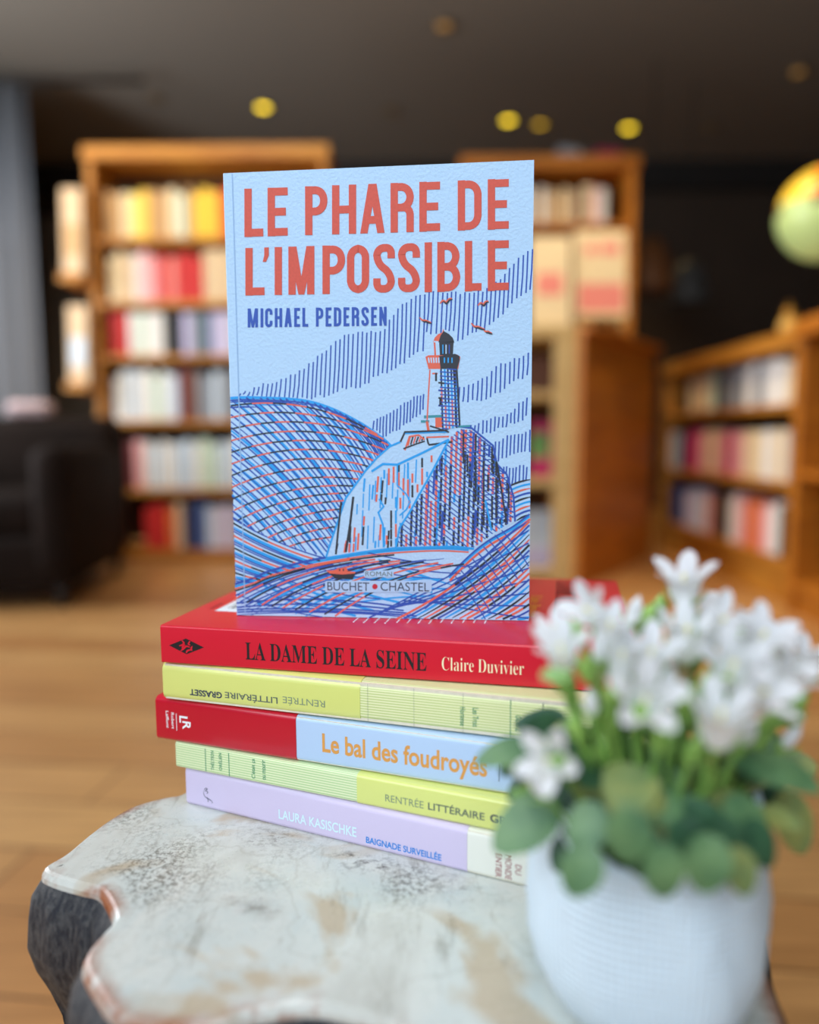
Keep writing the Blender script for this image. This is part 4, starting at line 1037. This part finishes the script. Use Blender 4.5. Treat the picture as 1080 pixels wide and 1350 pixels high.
dome = [(571, 452), (573, 446), (578, 441), (583, 439), (584.5, 434), (586, 439), (592, 441), (597, 446), (599, 452)]
d.poly(C(dome), salmon, T2); d.poly(C([(578, 452), (581, 443), (585, 437), (592, 441), (597, 446), (599, 452)]), coal, T3)
rb([(570, 493), (577, 493)], 2.0, salmon, T3); rb([(575, 492), (575, 503)], 2.6, coal, T3)
for yy in (505, 515, 525, 535): rb([(578, yy), (586, yy + 1)], 2.2, (coal, navy)[int(yy / 10) % 2], T4)
rb([(581, 524), (581, 536)], 3.4, coal, T4)
d.poly(C([(574, 549), (584, 549), (584, 564), (574, 564)]), salmon, T2); rb([(559, 550), (584, 549)], 3.4, mat('print_teal', (60, 146, 160), .6), T3); rb([(555, 556), (566, 556)], 3.0, MATS['print_teal'], T3)
rb([(563, 556), (565, 568)], 3.4, salmon, T3); rb([(567, 562), (592, 570)], 2.0, coal, T4); rb([(604, 563), (620, 562)], 2.6, MATS['print_teal'], T4)
# ---- birds
for (x, y, s, fl) in ((588, 398, 1.0, 1), (561, 422, .95, -1), (637, 401, .85, 1), (630, 430, 1.1, -1), (643, 437, .7, -1)):
    P = [(x - 8 * s, y + 3 * s * fl), (x - 4 * s, y - 1 * s * fl), (x, y + 1.5 * s), (x + 4 * s, y - 3 * s * fl), (x + 8 * s, y - 4 * s * fl)]
    rb(catmull(P, 4, False), 3.0, salmon, T1, taper=True); rb([(a + .8, b_ + 1.4) for a, b_ in catmull(P, 4, False)][3:], 2.2, coal, T2, taper=True)
# ---- boat
d.poly(C([(430, 752), (442, 762), (465, 763), (469, 754), (455, 753), (444, 752)]), salmon, T2); d.poly(C([(434, 756), (442, 763), (465, 764), (469, 756), (452, 757.5)]), coal, T3)
d.poly(C([(443, 753), (445, 749), (457, 749), (459, 753)]), salmon, T2); rb([(448, 750), (448, 753)], 1.6, coal, T3); rb([(453, 750), (453, 753)], 1.6, coal, T3)
d.done('cover_drawing', cv, 'lighthouse and sea line drawing')
# ---- publisher line
pr = Print(front)
halo = mat('print_halo', (176, 208, 240), .6)
def ctext(body, x0, x1, yt, yb, m, lift, weight=0.0):
    u0, v0 = cov((x0, yb)); u1, v1 = cov((x1, yt)); pr.text(body, u0, u1, v0, v1, m, lift=lift, weight=weight)
for x0_, x1_, y0_, y1_ in ((429, 569, 766, 781), (480, 519, 752.5, 761)):
    pr.poly([cov((x + 2.2 * math.cos(t), y + 2.2 * math.sin(t))) for x, y, t0 in ((x1_ - 2, y1_ - 2, 0), (x0_ + 2, y1_ - 2, PI / 2), (x0_ + 2, y0_ + 2, PI), (x1_ - 2, y0_ + 2, 1.5 * PI)) for t in (t0, t0 + .8, t0 + PI / 2)], halo, .00026)
ctext('BUCHET', 432, 487, 768, 778.5, ink_navy, .0003); ctext('CHASTEL', 502, 566, 768.5, 779, ink_navy, .0003); ctext('ROMAN', 482, 517, 754, 759.5, ink_grey, .0003)
pr.poly(C([(494.5 + 3.6 * math.cos(a * PI / 8), 773.5 + 3.6 * math.sin(a * PI / 8)) for a in range(16)]), mat('print_dot', (196, 40, 60), .5), .0003)
pr.done('publisher_lettering', cv)
# crease beside the spine
pr = Print(front); pr.ribbon([(.0045, .0005), (.0045, CH - .0005)], .0005, mat('crease_blue', (150, 186, 226), .6), .00016); pr.done('hinge_crease', cv)

# ================================================================== POTTED BELLFLOWER
PX, PY, PR = .0711, .2100, .0345
plant = empty('potted_plant', (PX, PY, TZ), 0, 'white bellflowers in a white cloth-wrapped pot on the stone table', 'potted plant')
def cloth_mat():
    m = bpy.data.materials.new('white_waffle_cloth'); m.use_nodes = True
    n, l = m.node_tree.nodes, m.node_tree.links; b = n['Principled BSDF']; b.inputs['Base Color'].default_value = (*s2l((218, 236, 248)), 1); b.inputs['Roughness'].default_value = 0.8
    uv = n.new('ShaderNodeUVMap'); sx = n.new('ShaderNodeSeparateXYZ'); l.new(uv.outputs[0], sx.inputs[0])
    def sine(o, f):
        a = n.new('ShaderNodeMath'); a.operation = 'MULTIPLY'; a.inputs[1].default_value = f; l.new(o, a.inputs[0]); s = n.new('ShaderNodeMath'); s.operation = 'SINE'; l.new(a.outputs[0], s.inputs[0]); return s.outputs[0]
    ad = n.new('ShaderNodeMath'); ad.operation = 'ADD'; l.new(sine(sx.outputs['X'], 2 * PI * 110), ad.inputs[0]); l.new(sine(sx.outputs['Y'], 2 * PI * 40), ad.inputs[1])
    bp = n.new('ShaderNodeBump'); bp.inputs['Strength'].default_value = 0.4; bp.inputs['Distance'].default_value = 0.0006; l.new(ad.outputs[0], bp.inputs['Height'])
    bp2 = n.new('ShaderNodeBump'); bp2.inputs['Strength'].default_value = 0.6; bp2.inputs['Distance'].default_value = 0.003
    tc = n.new('ShaderNodeTexCoord'); t = n.new('ShaderNodeTexNoise'); t.inputs['Scale'].default_value = 40; t.inputs['Detail'].default_value = 3; l.new(tc.outputs['Object'], t.inputs['Vector']); l.new(t.outputs['Fac'], bp2.inputs['Height'])
    l.new(bp.outputs[0], bp2.inputs['Normal']); l.new(bp2.outputs[0], b.inputs['Normal'])
    return m
bm = bmesh.new(); uvl = bm.loops.layers.uv.new('UVMap')
HP = .067
prof = [(.001, .001), (.016, .0005), (.022, .002), (.027, .006), (.0312, .013), (.0338, .022), (.0347, .032), (.0345, .042), (.0338, .052), (.0334, .060), (.0338, HP), (.0330, HP + .0012), (.0318, HP), (.0312, .055), (.030, .04)]
def fold(r, z, a):
    k = max(0, z) / HP
    rr = r * (1 + .018 * math.sin(5 * a + 1.3) * k + .010 * math.sin(9 * a + z * 60) + .006 * math.sin(3 * a - z * 90)) + .0011 * max(0, math.sin(6 * a + z * 70 + 1.0)) ** 3 * min(1, z / .012)
    zz = z + (k ** 6) * (.0036 * math.sin(4 * a + .6) + .0026 * math.sin(7 * a)) if z > 0 else z
    return rr, zz
SEG = 96
rg = lathe(bm, prof, SEG, fn=fold)
bm.faces.new(rg[0])
for f in bm.faces:
    for lp in f.loops:
        a = (math.atan2(lp.vert.co.y, lp.vert.co.x) / (2 * PI)) % 1.0
        lp[uvl].uv = (a, lp.vert.co.z / .09)
    us = [lp[uvl].uv.x for lp in f.loops]
    if max(us) - min(us) > .5:
        for lp in f.loops:
            if lp[uvl].uv.x < .5: lp[uvl].uv.x += 1
link('pot_cover', bm, cloth_mat(), plant, True, 'white woven cloth wrapped round the pot')
bm = bmesh.new(); rg = lathe(bm, [(.0308, .052), (.02, .054), (.004, .055)], 40); bm.faces.new(rg[-1]); link('soil', bm, mat('potting_soil', (48, 36, 28), .95, bump=.8, bscale=300, var=.4, vscale=200), plant, True)

def leaf_mat(name, c1, c2):
    m = mat(name, c1, 0.45, rgb2=c2, vscale=90, bump=.4, bscale=500)
    m.node_tree.nodes['Principled BSDF'].inputs['Subsurface Weight'].default_value = 0.1
    m.node_tree.nodes['Principled BSDF'].inputs['Subsurface Radius'].default_value = (.002, .004, .001)
    return m
lm_ = [leaf_mat('leaf_mid', (108, 142, 94), (66, 106, 70)), leaf_mat('leaf_dark', (58, 96, 66), (36, 70, 48)), leaf_mat('leaf_light', (150, 186, 104), (112, 158, 84)), leaf_mat('leaf_olive', (150, 152, 84), (104, 130, 84))]
def leaf(bm, base, tip, normal, width, mi, teeth=9, cup=.12):
    base, tip = Vector(base), Vector(tip); ax_ = tip - base; L = ax_.length; ax_.normalize()
    nrm = (Vector(normal) - ax_ * Vector(normal).dot(ax_)).normalized(); sd = ax_.cross(nrm)
    n = 18; prev = None
    for i in range(n + 1):
        t = i / n
        w = width * .5 * (math.sin(PI * min(1, t * .92 + .06)) ** .62) * (1 - .12 * t) if 0 < i < n else 0.0004
        tooth = 1 + .10 * (abs(((t * teeth) % 1) - .5) * 2 - .5)
        c = base + ax_ * (L * t) - nrm * (L * .22 * t * t)
        row_ = []
        for s in (-1, -.55, 0, .55, 1):
            ww = w * s * (tooth if abs(s) == 1 else 1)
            row_.append(bm.verts.new(c + sd * ww + nrm * (cup * w * (s * s) + .03 * w * (1 if abs(s) == .55 else 0))))
        if prev:
            for k in range(4):
                f = bm.faces.new((prev[k], prev[k + 1], row_[k + 1], row_[k])); f.material_index = mi
        prev = row_
org = Vector((PX, PY, TZ))
def LP(px, py, Y): return at(px, py, Y) - org
rl = random.Random(11)
fol = bmesh.new()
# (centre px, py, depth, length px, direction in degrees (0 right, 90 up), width ratio, kind)
LV = [(666, 990, .2, 82, 185, .5, 0), (694, 1085, .19, 110, 205, .68, 0), (722, 972, .215, 74, 150, .95, 1), (766, 1148, .168, 76, 240, .85, 0), (775, 1088, .178, 70, 215, .9, 0), (830, 1103, .168, 74, 275, 1.0, 0), (828, 1003, .2, 70, 100, 1.0, 1),
      (876, 1150, .165, 74, 285, .95, 0), (934, 1140, .165, 84, 265, .85, 0), (978, 1150, .168, 70, 300, .85, 3), (988, 1084, .18, 82, 320, .9, 0), (1050, 1085, .2, 88, 300, .8, 3), (900, 1068, .178, 96, 165, .6, 0), (975, 1022, .21, 76, 20, .8, 3), (940, 1085, .175, 90, 330, .6, 1),
      (1004, 1112, .175, 70, 310, .9, 1), (752, 1062, .195, 72, 230, .95, 1), (800, 1050, .2, 74, 190, .9, 1), (860, 1040, .2, 78, 60, .9, 1), (888, 1008, .21, 66, 20, .95, 1), (930, 1030, .205, 70, 350, .9, 1), (1020, 1052, .21, 76, 340, .8, 1), (780, 985, .22, 66, 130, .9, 1), (850, 1125, .172, 70, 260, .9, 1),
      (700, 1052, .2, 56, 150, .6, 2), (745, 1125, .19, 56, 230, .8, 1), (1040, 1010, .225, 70, 20, .8, 3), (905, 1110, .172, 66, 270, .9, 1), (960, 1110, .172, 66, 290, .9, 1), (820, 950, .23, 60, 110, .8, 0), (690, 1010, .205, 46, 170, .5, 2), (1000, 985, .23, 60, 40, .8, 0), (870, 960, .235, 60, 90, .8, 1)]
for (px, py, Y, Lp, dg, wr, k) in LV:
    a = math.radians(dg); L = Lp * Y / F_PX; c = LP(px, py, Y); dv = Vector((math.cos(a), -.35, math.sin(a)))
    dv.normalize(); base = c - dv * L * .5; tip = c + dv * L * .5
    leaf(fol, base, tip, (.15 * math.cos(a), -.75, .75), L * wr, k, cup=rl.uniform(.05, .25))
for i in range(60):                                       # the leaves filling the heart of the plant and its far side
    a = rl.uniform(0, 2 * PI); r = rl.uniform(.008, .038); z = HP + rl.uniform(-.004, .022) - max(0, r - .03) * .5
    c = Vector((r * math.cos(a), r * math.sin(a) * .95, z)); dv = Vector((math.cos(a), math.sin(a), rl.uniform(-.4, .3))).normalized(); L = rl.uniform(.013, .019)
    leaf(fol, c - dv * L * .5, c + dv * L * .5, (.2 * math.cos(a), -.25 + .2 * math.sin(a), .9), L * rl.uniform(.75, 1), rl.choice((0, 1, 1, 1, 3)), cup=rl.uniform(.05, .2))
for i in range(34):                                       # small fresh leaves up among the flower stems
    px, py, Y = rl.uniform(730, 1050), rl.uniform(850, 1000), rl.uniform(.18, .235); c = LP(px, py, Y); a = rl.uniform(0, 2 * PI); L = rl.uniform(.007, .011)
    dv = Vector((math.cos(a), rl.uniform(-.6, .2), abs(math.sin(a)))).normalized(); leaf(fol, c - dv * L * .5, c + dv * L * .5, (0, -.8, .6), L * rl.uniform(.4, .6), rl.choice((2, 2, 0, 3)))
link('foliage', fol, lm_, plant, True)
def petal_mat():
    m = bpy.data.materials.new('white_petal'); m.use_nodes = True
    n, l = m.node_tree.nodes, m.node_tree.links; b = n['Principled BSDF']; b.inputs['Base Color'].default_value = (*s2l((244, 244, 248)), 1); b.inputs['Roughness'].default_value = .6
    tr = n.new('ShaderNodeBsdfTranslucent'); tr.inputs[0].default_value = (*s2l((240, 242, 240)), 1); mx = n.new('ShaderNodeMixShader'); mx.inputs[0].default_value = .35
    l.new(b.outputs[0], mx.inputs[1]); l.new(tr.outputs[0], mx.inputs[2]); l.new(mx.outputs[0], n['Material Output'].inputs[0])
    return m
pet = petal_mat(); wilt = mat('wilted_petal', (214, 190, 150), .7, var=.2, vscale=200)
stem_m = mat('stem_green', (136, 176, 84), .5, rgb2=(112, 156, 70), vscale=80); bud_m = mat('bud_green', (162, 198, 104), .5, rgb2=(130, 176, 84), vscale=150); pist = mat('pistil_cream', (240, 232, 180), .5)
def basis(ax_):
    ax_ = Vector(ax_).normalized(); a = ax_.cross(Vector((.2, .9, .3))).normalized(); b = ax_.cross(a); return ax_, a, b
def bell(base, axis, size, open_, m, spin):
    ax_, a, b = basis(axis); bm = bmesh.new(); NA, NV = 50, 11; grid = []
    for i in range(NA):
        th = 2 * PI * i / NA; x = abs((((th / (2 * PI) * 5) % 1) - .5) * 2)        # 0 on a lobe's midrib, 1 in the notch
        Lmax = .56 + .44 * (1 - x ** 1.7)
        col_ = []
        for j in range(NV):
            v = j / (NV - 1) * Lmax
            r = .09 + .15 * min(1, v / .25) ** .6 + .10 * v + (max(0, v - .45) ** 1.4) * open_ * .62
            zz = v - (max(0, v - .6) ** 1.6) * open_ * .5
            r *= 1 - .10 * x * min(1, v / .5)
            col_.append(bm.verts.new(Vector(base) + (ax_ * zz + (a * math.cos(th + spin) + b * math.sin(th + spin)) * r) * size))
        grid.append(col_)
    for i in range(NA):
        for j in range(NV - 1): bm.faces.new((grid[i][j], grid[(i + 1) % NA][j], grid[(i + 1) % NA][j + 1], grid[i][j + 1]))
    return link('flower', bm, m, plant, True)
def calyx(base, axis, size, parent, name='calyx'):
    ax_, a, b = basis(axis); bm = bmesh.new(); base = Vector(base)
    tube(bm, [base - ax_ * size * .16, base - ax_ * size * .02, base + ax_ * size * .08], [size * .05, size * .14, size * .13], 10)
    for k in range(5):
        th = 2 * PI * (k + .5) / 5; o = a * math.cos(th) + b * math.sin(th); s = ax_.cross(o)
        p0, p1, p2 = base + o * size * .11, base + o * size * .30 + ax_ * size * .16, base + o * size * .42 + ax_ * size * .36
        v = [bm.verts.new(p0 + s * size * .07), bm.verts.new(p0 - s * size * .07), bm.verts.new(p1 - s * size * .06), bm.verts.new(p2), bm.verts.new(p1 + s * size * .06), bm.verts.new(p1 + o * size * .03)]
        bm.faces.new((v[0], v[1], v[2], v[5])); bm.faces.new((v[0], v[5], v[4])); bm.faces.new((v[5], v[2], v[3])); bm.faces.new((v[5], v[3], v[4]))
    return link(name, bm, bud_m, parent, True)
def stem(top, axis, foot, rad=.0009):
    top, foot = Vector(top), Vector(foot); ax_ = Vector(axis).normalized()
    P = [foot, foot + (top - foot) * .4 + Vector((0, 0, .004)), top - ax_ * .010, top - ax_ * .002]
    bm = bmesh.new(); tube(bm, catmull([tuple(q) for q in P], 6, False), [rad * 1.25 - rad * .4 * i / 18 for i in range(19)], 8)
    return link('stem', bm, stem_m, plant, True)
# (px, py of the bell's middle, depth, axis (right, towards viewer, up), size px, opening, kind)
FL = [(902, 768, .212, (-.15, .25, .9), 72, 1.0), (778, 806, .205, (-.7, .5, .5), 66, .9), (803, 828, .195, (.1, .35, .9), 66, .7), (740, 858, .19, (-.2, .45, .9), 72, .9), (733, 832, .205, (-.3, .1, .9), 56, .6), (820, 868, .19, (0, .2, 1), 68, .35),
      (857, 866, .19, (.05, .4, .9), 80, .9), (850, 925, .175, (-.1, .75, .6), 86, 1.15), (906, 838, .2, (-.1, .3, .9), 86, .5), (948, 822, .2, (.35, .5, .7), 74, .9), (1003, 842, .195, (.2, .45, .8), 78, 1.0), (966, 880, .185, (-.1, .6, .7), 84, 1.0), (1000, 915, .18, (.45, .6, .6), 86, 1.0),
      (950, 950, .172, (-.05, .35, .95), 96, .7), (1040, 895, .19, (.5, .3, .8), 74, .8), (1068, 872, .2, (.3, .2, .9), 66, .6), (1024, 858, .21, (.3, .3, .8), 66, .8), (726, 1002, .178, (-.45, .75, .35), 74, 1.15), (902, 884, .205, (-.1, .3, .8), 56, .2), (920, 812, .222, (0, .3, .9), 64, .8)]
for i, (px, py, Y, axv, spx, op) in enumerate(FL):
    size = spx * Y / F_PX * 1.0; c = LP(px, py, Y); ax_ = Vector((axv[0], -axv[1], axv[2])).normalized(); base = c - ax_ * size * .5
    f = bell(base, ax_, size, op, wilt if i == 18 else pet, i * 1.3)
    calyx(base, ax_, size, f)
    bm = bmesh.new(); tube(bm, [base + ax_ * size * .05, base + ax_ * size * .62], size * .022, 8); ball(bm, base + ax_ * size * .64, size * .05); link('pistil', bm, pist, f, True)
    ang = math.atan2(base.y, base.x); fr = min(.026, Vector((base.x, base.y)).length * .55)
    stem(base - ax_ * size * .1, ax_, (fr * math.cos(ang), fr * math.sin(ang), .056))
# closed buds and spent star-shaped calyces among the bells
BD = [(836, 808, .215, .2), (852, 816, .22, .4), (870, 805, .225, 0), (935, 850, .2, .3), (975, 842, .215, .5), (760, 835, .2, -.5), (790, 860, .19, -.2), (772, 882, .185, -.4), (810, 910, .18, 0), (880, 900, .185, .2), (905, 930, .18, .3), (930, 905, .185, 0), (780, 930, .185, -.2), (1015, 950, .19, .6),
      (1050, 930, .2, .7), (1040, 975, .2, .7), (760, 960, .19, -.4), (715, 985, .185, -.7), (712, 1040, .185, -.8), (870, 975, .18, .1), (915, 990, .178, .2), (985, 970, .185, .4), (795, 990, .19, -.2), (742, 900, .19, -.5)]
for i, (px, py, Y, lean) in enumerate(BD):
    size = 42 * Y / F_PX; c = LP(px, py, Y); ax_ = Vector((lean, -.2, 1)).normalized(); base = c - ax_ * size * .4; A3, a_, b__ = basis(ax_)
    bm = bmesh.new(); tube(bm, [base, base + ax_ * size * .3, base + ax_ * size * .7, base + ax_ * size * 1.0], [size * .1, size * .24, size * .2, size * .03], 10)
    o = link('bud', bm, bud_m if i % 3 else pet, plant, True); calyx(base, ax_, size * 1.3, o)
    ang = math.atan2(base.y, base.x); fr = min(.024, Vector((base.x, base.y)).length * .5)
    stem(base, ax_, (fr * math.cos(ang), fr * math.sin(ang), .056), .0007)
